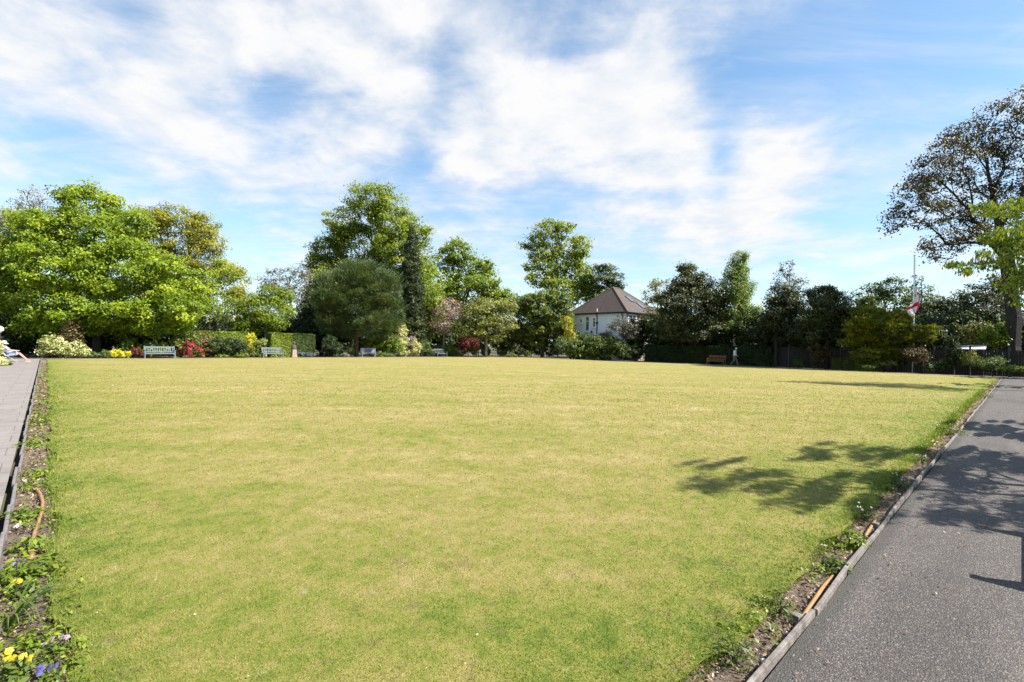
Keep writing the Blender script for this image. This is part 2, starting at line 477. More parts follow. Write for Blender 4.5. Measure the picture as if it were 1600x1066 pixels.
so.rotation_euler = (-SUN_DIR).to_track_quat('-Z', 'Y').to_euler(); so.location = SUN_DIR*60

cam = bpy.data.cameras.new('camera'); co_ = bpy.data.objects.new('camera', cam); COL.objects.link(co_)
cam.sensor_width = 36; cam.lens = 36*F/1600; cam.clip_end = 3000; cam.clip_start = .05
Mx = Matrix((( cam_x.x, cam_y.x, -fwd.x, 0), (cam_x.y, cam_y.y, -fwd.y, 0), (cam_x.z, cam_y.z, -fwd.z, EYE), (0, 0, 0, 1)))
co_.matrix_world = Mx
scene.camera = co_
scene.view_settings.view_transform = 'Standard'; scene.view_settings.look = 'None'
scene.view_settings.exposure = 1.4
scene.cycles.max_bounces = 6; scene.cycles.transparent_max_bounces = 4

# ------------------------------------------------------------------ ground surfaces
def lawn_colour(nt, co):
    dg = mapping(nt, co, (1, 1, 1), (0, 0, ANG))
    s1 = noise(nt, mapping(nt, dg, (.16, .75, 1)), .85, 6, .6, .5)
    sy = nt.nodes.new('ShaderNodeSeparateXYZ'); nt.links.new(dg, sy.inputs[0])
    wob = math_n(nt, 'MULTIPLY', noise(nt, dg, .5, 2), 1.3)
    stripe = math_n(nt, 'SINE', math_n(nt, 'ADD', math_n(nt, 'MULTIPLY', sy.outputs[1], 5.6), wob))
    s2 = noise(nt, mapping(nt, co, (1, 1, 1), (0, 0, .2), (5, 3, 0)), 1.3, 6, .65, .3)
    s3 = noise(nt, co, 6, 6, .75)
    s4 = noise(nt, co, 60, 3, .7)
    sep = nt.nodes.new('ShaderNodeSeparateXYZ'); nt.links.new(co, sep.inputs[0])
    u, v, _ = sep.outputs
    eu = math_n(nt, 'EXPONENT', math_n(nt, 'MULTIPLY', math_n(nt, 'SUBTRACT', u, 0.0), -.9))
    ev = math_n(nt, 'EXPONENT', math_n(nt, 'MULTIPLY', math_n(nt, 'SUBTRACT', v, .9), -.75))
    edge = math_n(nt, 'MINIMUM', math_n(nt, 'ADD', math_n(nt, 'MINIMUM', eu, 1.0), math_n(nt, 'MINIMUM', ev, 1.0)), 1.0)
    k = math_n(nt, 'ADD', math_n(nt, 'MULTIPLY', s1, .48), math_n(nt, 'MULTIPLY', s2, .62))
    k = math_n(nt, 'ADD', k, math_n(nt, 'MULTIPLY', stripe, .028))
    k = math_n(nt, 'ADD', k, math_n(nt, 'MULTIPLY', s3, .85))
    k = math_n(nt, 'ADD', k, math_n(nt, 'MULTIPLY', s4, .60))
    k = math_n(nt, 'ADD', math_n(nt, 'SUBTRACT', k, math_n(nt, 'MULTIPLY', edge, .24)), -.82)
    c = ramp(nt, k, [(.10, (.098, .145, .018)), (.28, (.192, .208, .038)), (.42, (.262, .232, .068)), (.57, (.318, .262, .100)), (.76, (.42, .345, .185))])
    # worn brownish spots
    w1 = noise(nt, mapping(nt, co, (1, 1, 1), (0, 0, 0), (11, 4, 0)), .9, 6, .75, .8)
    c = mixc(nt, ramp(nt, w1, [(.64, 0.0), (.75, .6)]), c, (.19, .125, .07))
    w2 = noise(nt, mapping(nt, co, (1, 1, 1), (0, 0, 1), (2, 17, 0)), 4.5, 6, .75, .5)
    c = mixc(nt, ramp(nt, w2, [(.57, 0.0), (.70, .7)]), c, (.18, .115, .07))
    w3 = noise(nt, mapping(nt, co, (1, 1, 1), (0, 0, .4), (31, 7, 0)), 3.2, 7, .8, .3)
    c = mixc(nt, ramp(nt, w3, [(.60, 0.0), (.74, .7)]), c, (.40, .34, .19))
    return c, s3, s4
def mat_lawn():
    m, nt, b = new_mat('turf')
    co = objco(nt)
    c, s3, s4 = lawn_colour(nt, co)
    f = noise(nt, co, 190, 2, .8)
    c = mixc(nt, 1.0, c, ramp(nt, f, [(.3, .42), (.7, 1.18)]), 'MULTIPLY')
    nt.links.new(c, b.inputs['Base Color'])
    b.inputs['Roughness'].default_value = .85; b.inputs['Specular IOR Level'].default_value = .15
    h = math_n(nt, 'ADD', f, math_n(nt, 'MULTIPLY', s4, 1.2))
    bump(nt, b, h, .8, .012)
    return m
def mat_blade():
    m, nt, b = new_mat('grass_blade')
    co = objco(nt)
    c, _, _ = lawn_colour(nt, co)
    a = nt.nodes.new('ShaderNodeAttribute'); a.attribute_name = 'tint'
    c = mixc(nt, 1.0, c, ramp(nt, a.outputs['Fac'], [(0, (.55, .80, .4)), (.45, (.95, 1.05, .8)), (.75, (1.3, 1.2, 1.3)), (.93, (1.5, 1.35, 1.8)), (1, (1.1, .7, .8))]), 'MULTIPLY')
    nt.links.new(c, b.inputs['Base Color'])
    b.inputs['Roughness'].default_value = .6; b.inputs['Specular IOR Level'].default_value = .25
    t = nt.nodes.new('ShaderNodeBsdfTranslucent'); nt.links.new(c, t.inputs[0])
    mx = nt.nodes.new('ShaderNodeMixShader'); mx.inputs[0].default_value = .35
    nt.links.new(b.outputs[0], mx.inputs[1]); nt.links.new(t.outputs[0], mx.inputs[2])
    nt.links.new(mx.outputs[0], nt.nodes['Material Output'].inputs[0])
    return m
TU0, TV0 = .08, 1.12                   # turf edge inside the planting strips
def lawn_z(u, v):
    a = np.clip((u-TU0)/(U1-TU0), 0, 1); b = np.clip((v-TV0)/(V1-TV0), 0, 1)
    return .20*np.power(np.clip(4*a*(1-a), 0, 1), .8)*np.power(np.clip(4*b*(1-b), 0, 1), .8) + .004
def edge_wob(s, k):
    return .035*np.sin(s*2.1+k)+.03*np.sin(s*5.3+k*2)+.015*np.sin(s*13.7+k)
def grid_mesh(name, us, vs, zf, mat, kind='structure', label=None, wob=False):
    Ug, Vg = np.meshgrid(us, vs, indexing='ij')
    Z = zf(Ug, Vg)
    if wob:
        e = np.exp(-(Ug-us[0])*2.5); Ug2 = Ug + e*edge_wob(Vg, 1.0)
        e2 = np.exp(-(Vg-vs[0])*2.5); Vg2 = Vg + e2*edge_wob(Ug, 4.0)
        Ug, Vg = Ug2, Vg2
    V = np.stack([Ug, Vg, Z], -1).reshape(-1, 3)
    nu, nv = len(us), len(vs)
    i = np.arange(nu*nv).reshape(nu, nv)
    Fq = np.stack([i[:-1, :-1], i[1:, :-1], i[1:, 1:], i[:-1, 1:]], -1).reshape(-1, 4)
    me = bpy.data.meshes.new(name); me.from_pydata(V.tolist(), [], Fq.tolist()); me.update()
    o = link(name, me, mat, None, None, ANG)
    tag(o, label, None, None, kind)
    return o
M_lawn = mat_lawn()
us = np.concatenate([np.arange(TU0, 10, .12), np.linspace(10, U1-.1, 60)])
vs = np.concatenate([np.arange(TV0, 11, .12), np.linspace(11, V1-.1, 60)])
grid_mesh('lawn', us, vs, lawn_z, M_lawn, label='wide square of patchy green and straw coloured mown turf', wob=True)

# mown blades, thicker near the camera
def grass_blades():
    out = []
    ntot = 430000
    Dd = np.exp(rng.uniform(np.log(1.6), np.log(48), ntot))
    xx = rng.uniform(-1.12, 1.12, ntot)*Dd
    u = xx*math.cos(ANG) + Dd*math.sin(ANG); v = -xx*math.sin(ANG) + Dd*math.cos(ANG)
    du = edge_wob(v, 1.0); dv = edge_wob(u, 4.0)
    ok = (u > TU0+du-.02) & (v > TV0+dv-.02) & (u < U1) & (v < V1)
    ok &= rng.random(ntot) < np.clip((48-Dd)/36, 0, 1)**1.3
    u, v, Dd = u[ok], v[ok], Dd[ok]
    n = len(u)
    z = lawn_z(u, v)
    C = np.stack([u, v, z-.003], 1)
    ang = rng.uniform(0, 2*np.pi, n)
    lean = np.stack([np.cos(ang), np.sin(ang)], 1)*rng.uniform(.2, 1.1, n)[:, None]
    h = rng.uniform(.006, .018, n)*np.clip(.8+Dd*.05, 1, 1.6)
    edge = np.exp(-(u-TU0)*4)+np.exp(-(v-TV0)*4)
    h *= 1 + 1.6*np.minimum(edge, 1)*rng.random(n)
    w = .0016*np.clip(Dd/1.7, 1, 9)
    wa = rng.uniform(0, 2*np.pi, n)
    W = np.stack([np.cos(wa)*w, np.sin(wa)*w, np.zeros(n)], 1)
    tip = C + np.stack([lean[:, 0]*h, lean[:, 1]*h, h], 1)
    V = np.stack([C-W, C+W, tip], 1).reshape(-1, 3)
    o = quads('grass', V, rng.random(n), mat_blade(), None, None, 3)
    o.rotation_euler = (0, 0, ANG)
    tag(o, 'short mown grass blades covering the bowling green', 'grass', None, 'stuff')
grass_blades()

def mat_asphalt():
    m, nt, b = new_mat('asphalt')
    co = objco(nt)
    vo = N(nt, 'ShaderNodeTexVoronoi'); vo.inputs['Scale'].default_value = 120; nt.links.new(co, vo.inputs['Vector'])
    vo2 = N(nt, 'ShaderNodeTexVoronoi'); vo2.inputs['Scale'].default_value = 190; nt.links.new(co, vo2.inputs['Vector'])
    sp = nt.nodes.new('ShaderNodeSeparateColor'); nt.links.new(vo.outputs['Color'], sp.inputs[0])
    c = ramp(nt, sp.outputs[0], [(0, (.038, .031, .029)), (.5, (.077, .064, .058)), (.8, (.120, .099, .088)), (1, (.26, .22, .19))])
    big = noise(nt, co, .8, 5, .6)
    c = mixc(nt, 1.0, c, ramp(nt, big, [(.3, .82), (.7, 1.15)]), 'MULTIPLY')
    c = mixc(nt, ramp(nt, vo.outputs['Distance'], [(.3, 0.0), (.6, .65)]), c, (.03, .027, .026))
    st = noise(nt, mapping(nt, co, (.4, 2.0, 1)), 1.1, 5, .7, .5)
    pv = nt.nodes.new('ShaderNodeSeparateXYZ'); nt.links.new(co, pv.inputs[0])
    kerbside = math_n(nt, 'ADD', math_n(nt, 'MULTIPLY', math_n(nt, 'SUBTRACT', pv.outputs[1], V0-.16), 9), math_n(nt, 'SUBTRACT', noise(nt, co, 5, 5, .7), .5))
    c = mixc(nt, ramp(nt, kerbside, [(.1, 0.0), (.6, .75)]), c, (.036, .034, .028))
    pt = noise(nt, mapping(nt, co, (.5, 1.2, 1), (0, 0, .3), (4, 9, 0)), .55, 3, .5, .6)
    c = mixc(nt, 1.0, c, ramp(nt, pt, [(.40, .86), (.47, 1.06), (.6, 1.1)]), 'MULTIPLY')
    c = mixc(nt, ramp(nt, st, [(.55, 0.0), (.75, .35)]), c, (.15, .12, .105))
    nt.links.new(c, b.inputs['Base Color']); b.inputs['Roughness'].default_value = .8
    h = math_n(nt, 'ADD', math_n(nt, 'MULTIPLY', vo.outputs['Distance'], -1.0), math_n(nt, 'MULTIPLY', vo2.outputs['Distance'], -.4))
    bump(nt, b, h, .7, .01)
    return m
def mat_slab():
    m, nt, b = new_mat('concrete_slabs')
    co = objco(nt)
    br = N(nt, 'ShaderNodeTexBrick'); br.offset = .5
    br.inputs['Color1'].default_value = (.185, .162, .150, 1); br.inputs['Color2'].default_value = (.205, .18, .166, 1); br.inputs['Mortar'].default_value = (.12, .105, .096, 1)
    br.inputs['Scale'].default_value = 1; br.inputs['Mortar Size'].default_value = .008
    br.inputs['Brick Width'].default_value = .75; br.inputs['Row Height'].default_value = .6; br.inputs['Bias'].default_value = 0
    nt.links.new(co, br.inputs['Vector'])
    n = noise(nt, co, 2.3, 7, .7, .3)
    c = mixc(nt, 1.0, br.outputs['Color'], ramp(nt, n, [(.25, .72), (.55, 1.0), (.8, 1.12)]), 'MULTIPLY')
    n2 = noise(nt, co, 70, 3, .7)
    c = mixc(nt, 1.0, c, ramp(nt, n2, [(.3, .82), (.7, 1.1)]), 'MULTIPLY')
    st = noise(nt, mapping(nt, co, (3, 1, 1)), 1.6, 5, .75)
    c = mixc(nt, ramp(nt, st, [(.62, 0.0), (.74, .6)]), c, (.06, .055, .05))
    nt.links.new(c, b.inputs['Base Color']); b.inputs['Roughness'].default_value = .85
    bump(nt, b, math_n(nt, 'ADD', math_n(nt, 'MULTIPLY', br.outputs['Fac'], -1.5), n2), .5, .008)
    return m
def mat_soil(name, a, c_, scale=14):
    m, nt, b = new_mat(name)
    co = objco(nt)
    n = noise(nt, co, scale, 8, .75)
    n2 = noise(nt, co, .5, 4, .6)
    c = ramp(nt, n, [(.3, a), (.7, c_)])
    c = mixc(nt, ramp(nt, n2, [(.4, 0.0), (.7, .4)]), c, (.12, .115, .05))
    nt.links.new(c, b.inputs['Base Color']); b.inputs['Roughness'].default_value = .95
    bump(nt, b, n, 1.0, .04)
    return m
M_asph, M_slab = mat_asphalt(), mat_slab()
M_soil = mat_soil('bed_soil', (.06, .043, .032), (.24, .175, .135), 26)
M_ground = mat_soil('rough_ground', (.03, .026, .014), (.075, .065, .035), 6)
flat = lambda z: (lambda u, v: np.full_like(u, z))
grid_mesh('ground', np.linspace(-400, 400, 9), np.linspace(-400, 400, 9), flat(-.09), M_ground, label='rough earth and leaf litter below the planting')
rough = lambda u, v: -.045 + .02*np.sin(u*7.3+v*3.1)*np.sin(v*9.7+u)
grid_mesh('planting_strip', np.arange(U0, TU0+.18, .08), np.arange(V0-.0, V1, .12), rough, M_soil, label='narrow soil strip between slab path and turf')
grid_mesh('planting_strip', np.arange(TU0+.16, U1, .12), np.arange(V0, TV0+.18, .07), rough, M_soil, label='narrow soil strip between asphalt path and turf')
grid_mesh('asphalt_path', np.concatenate([np.arange(-3, 12, .25), np.linspace(12, U1+2, 30)]), np.linspace(-2.2, V0-.03, 14), lambda u, v: .006*np.sin(u*1.3)*np.sin(v*2.2)+.004, M_asph, label='grey asphalt path with coarse stone chips')
grid_mesh('slab_path', np.linspace(U0-.06-1.55, U0-.06, 6), np.linspace(-3, V1+1.4, 40), flat(.006), M_slab, label='pale grey concrete slab path')
grid_mesh('verge', np.linspace(-22, U0-1.66, 8), np.linspace(-14, V1+.5, 20), flat(.003), M_lawn, label='rough grass verge on the outer side of the slab path')
M_path2 = plain('pale_gravel', (.17, .14, .11), .9, .25, 3, bmp=.3)
grid_mesh('gravel_path', np.linspace(U0-.05, U1+1.5, 60), np.linspace(V1, V1+1.15, 4), flat(.012), M_path2, label='thin pale path below the far border')
M_path3 = plain('pale_concrete', (.20, .19, .17), .9, .2, 3, bmp=.2)
grid_mesh('concrete_path', np.linspace(U1, U1+1.4, 4), np.linspace(V0-1, V1-.02, 60), flat(.016), M_path3, label='pale concrete path below the hedge')

M_timber = plain('weathered_timber', (.155, .135, .122), .85, .5, 9, bmp=.8)
M_concrete = plain('old_concrete', (.14, .13, .125), .9, .22, 9, bmp=.4)
# timber edging of the asphalt path: boards with pegs
ed = empty('timber_edging', UV(0, V0, 0), ANG)
tag(ed, 'weathered grey timber board edging beside the asphalt path', 'edging')
u = -1.2
while u < U1:
    Lb = 2.35 if u < 20 else 4.5
    j0, j1 = random.uniform(-.016, .016), random.uniform(-.016, .016)
    mb = MB()
    P = []
    ns = 5
    for s in range(ns+1):
        t = s/ns; uu = u + (Lb-.012)*t
        w = j0*(1-t)+j1*t + .008*math.sin(uu*3.1)
        zt = .034 + .007*math.sin(uu*1.7+.5)
        P.append([(uu, w-.0125, -.07), (uu, w+.0125, -.07), (uu, w+.0125, zt), (uu, w-.0125, zt)])
    vs_ = [p for r in P for p in r]; fs = [(0, 1, 2, 3)]
    for s in range(ns):
        for k in range(4):
            a = s*4+k; b = s*4+(k+1) % 4; fs.append((a, a+4, b+4, b))
    fs.append((ns*4+3, ns*4+2, ns*4+1, ns*4))
    mb.add(vs_, fs)
    mb.build('board', M_timber, ed, bevel=.004)
    if u < 14:
        mb = MB(); mb.box(-.03, .03, -.025, .025, -.08, .02)
        mb.build('peg', M_timber, ed, (u-.12, .048+random.uniform(0, .01), 0), random.uniform(-.2, .2), bevel=.004)
    u += Lb
# concrete edging of the slab path
ek = empty('concrete_edging', UV(U0, V0, 0), ANG)
tag(ek, 'narrow concrete kerb edging beside the slab path with a dark gap', 'edging')
v = -.6
while v < V1-V0:
    Lb = .914
    dx = random.uniform(-.012, .012)
    mb = MB(); mb.box(-.012, .016, 0, Lb-.012, -.1, .03+random.uniform(-.008, .012))
    mb.build('kerbstone', M_concrete, ek, (dx, v, 0), random.uniform(-.012, .012), bevel=.008)
    v += Lb if v < 24 else Lb*1.0

# ------------------------------------------------------------------ trees, from the left of the far border to the right
def T(name, label, px, D, blobs, mats, **k):
    k.setdefault('sat', 3); k['cover'] = k.get('cover', 3)*(.72 if k['sat'] else 1); k.setdefault('flat', .55)
    return plant(name, label, 'tree', px, D, blobs, mats, **k)
T('bare_tree', 'tall bare grey branched tree poking up behind the bright maple', 52, 62, [(30, 335, 26, 26), (55, 318, 24, 22), (72, 335, 14, 26), (45, 360, 30, 22)],
  L['grey'], leaf=.2, sat=0, cover=.35, rt=.3, bark='grey', clump=.7, dens=.8, up=.3)
T('tree', 'slim dark trunked tree cut off by the left edge of the view', 8, 47, [(-6, 352, 22, 30), (-22, 395, 30, 40), (-4, 430, 24, 40), (-20, 470, 30, 30)],
  L['grey'], leaf=.22, cover=1.8, rt=.22, bark='dark')
T('maple_tree', 'broad bright green maple, the largest crown at the left', 152, 41,
  [(142, 322, 40, 32), (95, 362, 42, 34), (195, 368, 44, 36), (35, 395, 40, 36), (120, 415, 70, 46), (200, 425, 60, 44), (262, 462, 46, 44), (55, 470, 64, 36),
   (150, 480, 80, 36), (8, 455, 36, 40), (235, 490, 48, 28), (290, 482, 22, 24), (70, 508, 50, 16), (215, 514, 50, 14), (130, 510, 40, 16)],
  L['maple'], leaf=.2, cover=3.6, fill=.18, rt=.25, bark='dark', clump=.85, tint=(.48, .25), dens=1.2)
T('oak_tree', 'olive gold spring oak with dark limbs showing, behind the maple', 303, 60,
  [(232, 350, 34, 26), (275, 342, 36, 22), (318, 360, 26, 22), (340, 385, 16, 20), (225, 385, 34, 30), (280, 385, 34, 30), (325, 415, 28, 24), (355, 440, 24, 30), (255, 425, 44, 36), (310, 455, 34, 28), (365, 470, 16, 26)],
  L['oak'], leaf=.23, cover=2.1, rt=.48, bark='dark', clump=.9, tint=(.5, .2), fork=.45)
T('young_tree', 'slender young tree with sparse lime green leaves in front of the oak', 340, 50, [(352, 432, 20, 16), (334, 452, 24, 18), (352, 480, 26, 18), (330, 492, 22, 14), (345, 420, 10, 14)],
  L['yellowgreen'], leaf=.22, cover=1.3, rt=.09, bark='grey')
T('blossom_tree', 'low tree of white blossom behind the clipped hedge', 355, 52, [(345, 506, 28, 12), (372, 512, 22, 10), (325, 508, 16, 10)],
  L['mid'], leaf=.2, cover=1.6, rt=.08, bark='grey', flower=(L['white'], .9, .2))
T('feathery_tree', 'yellow green feathery tree above the second bench', 415, 50, [(398, 478, 22, 18), (432, 486, 24, 22), (408, 506, 32, 18), (446, 470, 10, 18), (392, 500, 16, 18), (425, 460, 18, 14)],
  L['yellowgreen'], leaf=.26, cover=2.4, rt=.12, bark='grey', aspect=.35, drape=.25, tint=(.45, .2))
T('bare_tree', 'silver grey half bare tree with a pinkish leaning trunk', 452, 57, [(442, 438, 26, 20), (468, 448, 22, 30), (424, 458, 20, 18), (412, 440, 12, 12), (470, 425, 14, 12), (478, 485, 14, 24)],
  L['grey'], leaf=.2, sat=0, cover=.85, rt=.2, bark='pink', clump=.6, lean=.6)
T('lime_tree', 'tallest fresh green lime tree behind the round pine', 592, 74,
  [(578, 318, 34, 26), (540, 350, 30, 24), (612, 340, 34, 34), (505, 388, 24, 22), (560, 385, 50, 40), (625, 385, 34, 42), (652, 365, 18, 24), (490, 410, 12, 14), (520, 425, 34, 30), (660, 410, 24, 36), (575, 430, 60, 34), (655, 460, 26, 40), (500, 460, 20, 34)],
  L['lime'], leaf=.29, cover=2.7, rt=.6, bark='grey', clump=1.2, tint=(.5, .25), dens=1.2)
T('tree', 'small yellow green tree glowing behind the dark spire', 668, 62, [(672, 450, 16, 40), (660, 500, 16, 34), (682, 480, 10, 30), (640, 480, 12, 40)],
  L['yellowgreen'], leaf=.24, cover=2.2, rt=.12, bark='grey', tint=(.38, .2))
T('tree', 'gloomy evergreen between the half bare tree and the round pine', 502, 58, [(500, 490, 24, 30), (478, 505, 18, 24), (520, 515, 26, 22), (495, 455, 12, 20)],
  L['dark'], leaf=.24, cover=3.2, rt=.16, bark='dark')
T('pine_tree', 'dark round headed pine with a reddish trunk', 557, DL(557, 3),
  [(560, 440, 42, 34), (524, 462, 28, 34), (598, 460, 26, 36), (560, 476, 54, 36), (508, 478, 14, 30), (613, 488, 15, 24), (530, 502, 34, 20), (592, 505, 34, 20), (560, 510, 40, 16)],
  L['pine'], leaf=.30, sat=0, flat=.9, cover=5.5, aspect=.16, rt=.2, bark='red', clump=.62, axis='out', dens=1.5, shell=.7, tint=(.5, .2), up=.2)
T('spire_conifer', 'narrow dark spire shaped conifer beside the round pine', 645, DL(645, 4),
  [(643, 372, 5, 16), (643, 392, 9, 22), (644, 420, 13, 28), (645, 450, 16, 30), (645, 482, 18, 32), (646, 515, 19, 30)],
  L['spire'], leaf=.2, sat=0, flat=.8, cover=5.5, aspect=.4, rt=.18, bark='dark', clump=.33, shell=.7, yjit=.1, tint=(.42, .2), up=.0)
T('chestnut_tree', 'rounded bright green horse chestnut right of the spire', 715, 80,
  [(712, 396, 26, 20), (742, 420, 28, 24), (700, 430, 22, 30), (762, 445, 22, 22), (735, 455, 44, 26), (780, 462, 20, 16), (795, 470, 12, 14), (695, 475, 22, 30), (760, 480, 34, 20)],
  L['chestnut'], leaf=.42, cover=2.5, rt=.55, bark='dark', clump=1.0, tint=(.5, .2))
T('cherry_tree', 'small nearly leafless spreading tree with pinkish twigs and pale trunk', 693, DL(693, 3), [(698, 482, 24, 16), (680, 500, 16, 16), (718, 502, 20, 18), (698, 510, 26, 12)],
  L['twig'], leaf=.12, cover=1.0, rt=.12, bark='grey', clump=.42, flower=(L['pinkp'], .22, .1))
T('tree', 'soft olive green tree between the chestnut and the glossy laurel', 760, 60, [(752, 486, 30, 22), (782, 492, 22, 22), (735, 512, 28, 18), (770, 515, 34, 20)],
  L['olive'], leaf=.24, cover=2.2, rt=.14, bark='grey', tint=(.5, .2))
T('lime_tree', 'tall open crowned tree standing alone left of the house', 868, 92,
  [(855, 362, 26, 17), (880, 358, 14, 12), (905, 385, 15, 20), (838, 378, 20, 14), (850, 392, 26, 18), (885, 390, 22, 22), (835, 412, 14, 14), (872, 415, 26, 20), (850, 438, 28, 14), (892, 430, 22, 22), (878, 460, 34, 26), (905, 410, 12, 14)],
  L['lime'], leaf=.42, cover=1.9, rt=.5, bark='grey', clump=1.1, tint=(.58, .22))
T('scots_pine', 'dark layered scots pine rising behind the hipped roof', 950, 88, [(948, 420, 16, 10), (960, 436, 16, 10), (938, 440, 20, 10), (968, 446, 9, 8), (945, 460, 26, 12), (950, 480, 26, 20)],
  L['pine'], leaf=.42, cover=2.8, aspect=.35, rt=.3, bark='dark', clump=.8, tint=(.4, .2))
T('tree', 'fresh green tree close behind the left slope of the house roof', 915, 90, [(918, 430, 14, 20), (908, 455, 16, 20), (925, 465, 18, 22)],
  L['lime'], leaf=.4, cover=2.4, rt=.25, bark='dark', tint=(.4, .2))
T('laurel_tree', 'big glossy olive laurel left of the white house', 848, DL(848, 0)*.0+64, [(846, 480, 34, 24), (868, 495, 24, 32), (822, 500, 22, 30), (845, 520, 44, 24), (880, 520, 14, 24)],
  L['laurel'], leaf=.27, cover=3.4, rt=.22, bark='dark', clump=.6, tint=(.42, .24))
T('feathery_tree', 'wispy grey green tree in front of the corner of the house', 976, 57, [(972, 505, 18, 13), (985, 518, 14, 12), (962, 518, 14, 12)],
  L['grey'], leaf=.18, cover=1.1, rt=.07, bark='grey', aspect=.4, tint=(.4, .2))
T('tree', 'thin pale leaved tree between the house and the dark holly', 1028, 57, [(1030, 440, 13, 8), (1016, 460, 14, 16), (1032, 470, 16, 16), (1022, 495, 20, 18)],
  L['olive'], leaf=.2, cover=1.0, rt=.1, bark='grey', tint=(.5, .2), clump=.5)
T('holly_tree', 'dark glossy holly right of the house, broadest dark crown', 1080, 52,
  [(1076, 424, 12, 14), (1070, 445, 22, 20), (1092, 445, 18, 20), (1050, 475, 24, 24), (1085, 480, 34, 30), (1110, 470, 14, 26), (1046, 505, 24, 20), (1100, 510, 30, 22), (1072, 525, 40, 12)],
  L['holly'], leaf=.19, cover=4.4, fill=.4, rt=.2, bark='dark', clump=.6, tint=(.42, .24))
T('birch_tree', 'pale green birch with a white trunk above the walking man', 1147, 50.5, [(1153, 405, 11, 14), (1148, 425, 18, 18), (1140, 450, 20, 22), (1164, 450, 16, 24), (1148, 478, 30, 24), (1165, 490, 18, 20), (1150, 505, 26, 12)],
  L['birch'], leaf=.16, cover=3.0, rt=.12, bark='white', clump=.5, drape=.5, tint=(.5, .22))
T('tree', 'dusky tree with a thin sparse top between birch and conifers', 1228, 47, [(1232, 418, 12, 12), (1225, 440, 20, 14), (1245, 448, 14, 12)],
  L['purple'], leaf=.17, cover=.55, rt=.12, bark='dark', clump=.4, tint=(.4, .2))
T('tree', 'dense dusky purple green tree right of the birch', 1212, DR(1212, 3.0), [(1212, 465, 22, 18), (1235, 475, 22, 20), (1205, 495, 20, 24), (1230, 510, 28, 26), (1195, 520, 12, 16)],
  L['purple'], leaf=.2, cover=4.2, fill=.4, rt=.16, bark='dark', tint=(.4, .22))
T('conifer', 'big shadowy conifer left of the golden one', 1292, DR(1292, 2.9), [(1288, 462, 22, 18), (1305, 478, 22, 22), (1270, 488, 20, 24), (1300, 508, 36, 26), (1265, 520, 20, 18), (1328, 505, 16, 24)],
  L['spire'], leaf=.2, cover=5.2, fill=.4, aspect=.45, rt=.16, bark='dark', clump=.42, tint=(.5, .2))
T('conifer', 'bushy golden green conifer left of the flagpole', 1380, DR(1380, 2.9), [(1355, 492, 20, 16), (1395, 502, 20, 18), (1370, 510, 34, 20), (1340, 518, 18, 16), (1408, 520, 16, 14), (1365, 535, 34, 16), (1400, 536, 26, 14), (1350, 553, 20, 12), (1385, 556, 24, 12)],
  L['golden'], leaf=.17, cover=4.5, aspect=.4, rt=.12, bark='dark', clump=.36, tint=(.5, .2), axis='out')
T('conifer', 'small round golden conifer right of the flagpole foot', 1440, DR(1440, 3.0), [(1438, 518, 14, 12), (1425, 526, 12, 10), (1448, 528, 10, 8)],
  L['golden'], leaf=.16, cover=4.5, aspect=.4, rt=.08, bark='dark', clump=.32, tint=(.45, .2), axis='out')
T('tree', 'distant bluish green tree showing over the golden conifers', 1385, 66, [(1388, 448, 22, 12), (1365, 462, 20, 14), (1405, 462, 20, 16), (1385, 480, 44, 16), (1348, 475, 12, 12)],
  L['mid'], leaf=.3, cover=1.9, rt=.2, bark='dark', tint=(.35, .2))
T('young_tree', 'thin leggy tree just right of the hanging flag', 1438, 60, [(1436, 440, 7, 12), (1443, 455, 10, 12), (1436, 470, 16, 14)],
  L['mid'], leaf=.25, cover=.8, rt=.1, bark='dark', tint=(.3, .2))
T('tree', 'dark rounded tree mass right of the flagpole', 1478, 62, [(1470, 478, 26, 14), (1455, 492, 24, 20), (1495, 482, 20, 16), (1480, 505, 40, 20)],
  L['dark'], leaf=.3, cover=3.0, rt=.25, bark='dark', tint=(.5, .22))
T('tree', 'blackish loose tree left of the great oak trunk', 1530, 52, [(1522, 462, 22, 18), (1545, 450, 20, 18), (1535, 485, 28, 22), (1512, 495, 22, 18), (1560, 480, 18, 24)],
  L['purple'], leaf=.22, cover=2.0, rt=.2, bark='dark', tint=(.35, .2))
T('oak_tree', 'huge spreading oak coming into bronze leaf at the right edge', 1588, 38,
  [(1600, 165, 40, 30), (1555, 185, 32, 26), (1515, 215, 34, 26), (1470, 240, 34, 26), (1440, 275, 34, 26), (1408, 310, 26, 22), (1398, 345, 22, 18), (1440, 335, 34, 26), (1490, 290, 40, 34), (1550, 250, 46, 40),
   (1600, 230, 44, 44), (1455, 378, 28, 18), (1500, 360, 40, 26), (1545, 330, 44, 36), (1600, 310, 50, 44), (1640, 200, 40, 40), (1670, 270, 50, 50), (1660, 350, 50, 50), (1480, 392, 24, 14)],
  L['bud'], leaf=.18, cover=.80, rt=.44, maxlimb=1500, fill=.10, bark='dark', clump=.55, tint=(.5, .25), fork=.3, dens=1.5, minr=.012, power=.60)
T('cherry_tree', 'near tree with big fresh yellow green leaves at the right edge', 1735, 21.0,
  [(1505, 420, 22, 10), (1545, 405, 26, 16), (1540, 330, 16, 14), (1580, 325, 26, 14), (1560, 370, 20, 16), (1590, 390, 34, 34), (1585, 440, 30, 24), (1625, 350, 36, 40), (1640, 430, 44, 46), (1680, 390, 50, 60), (1600, 475, 20, 10)],
  L['cherry'], leaf=.15, cover=1.35, fill=.08, rt=.12, bark='dark', clump=.24, aspect=.42, axis=(-.2, 0, -.9), tint=(.52, .22), dens=1.1, minr=.006, base_z=0.0)
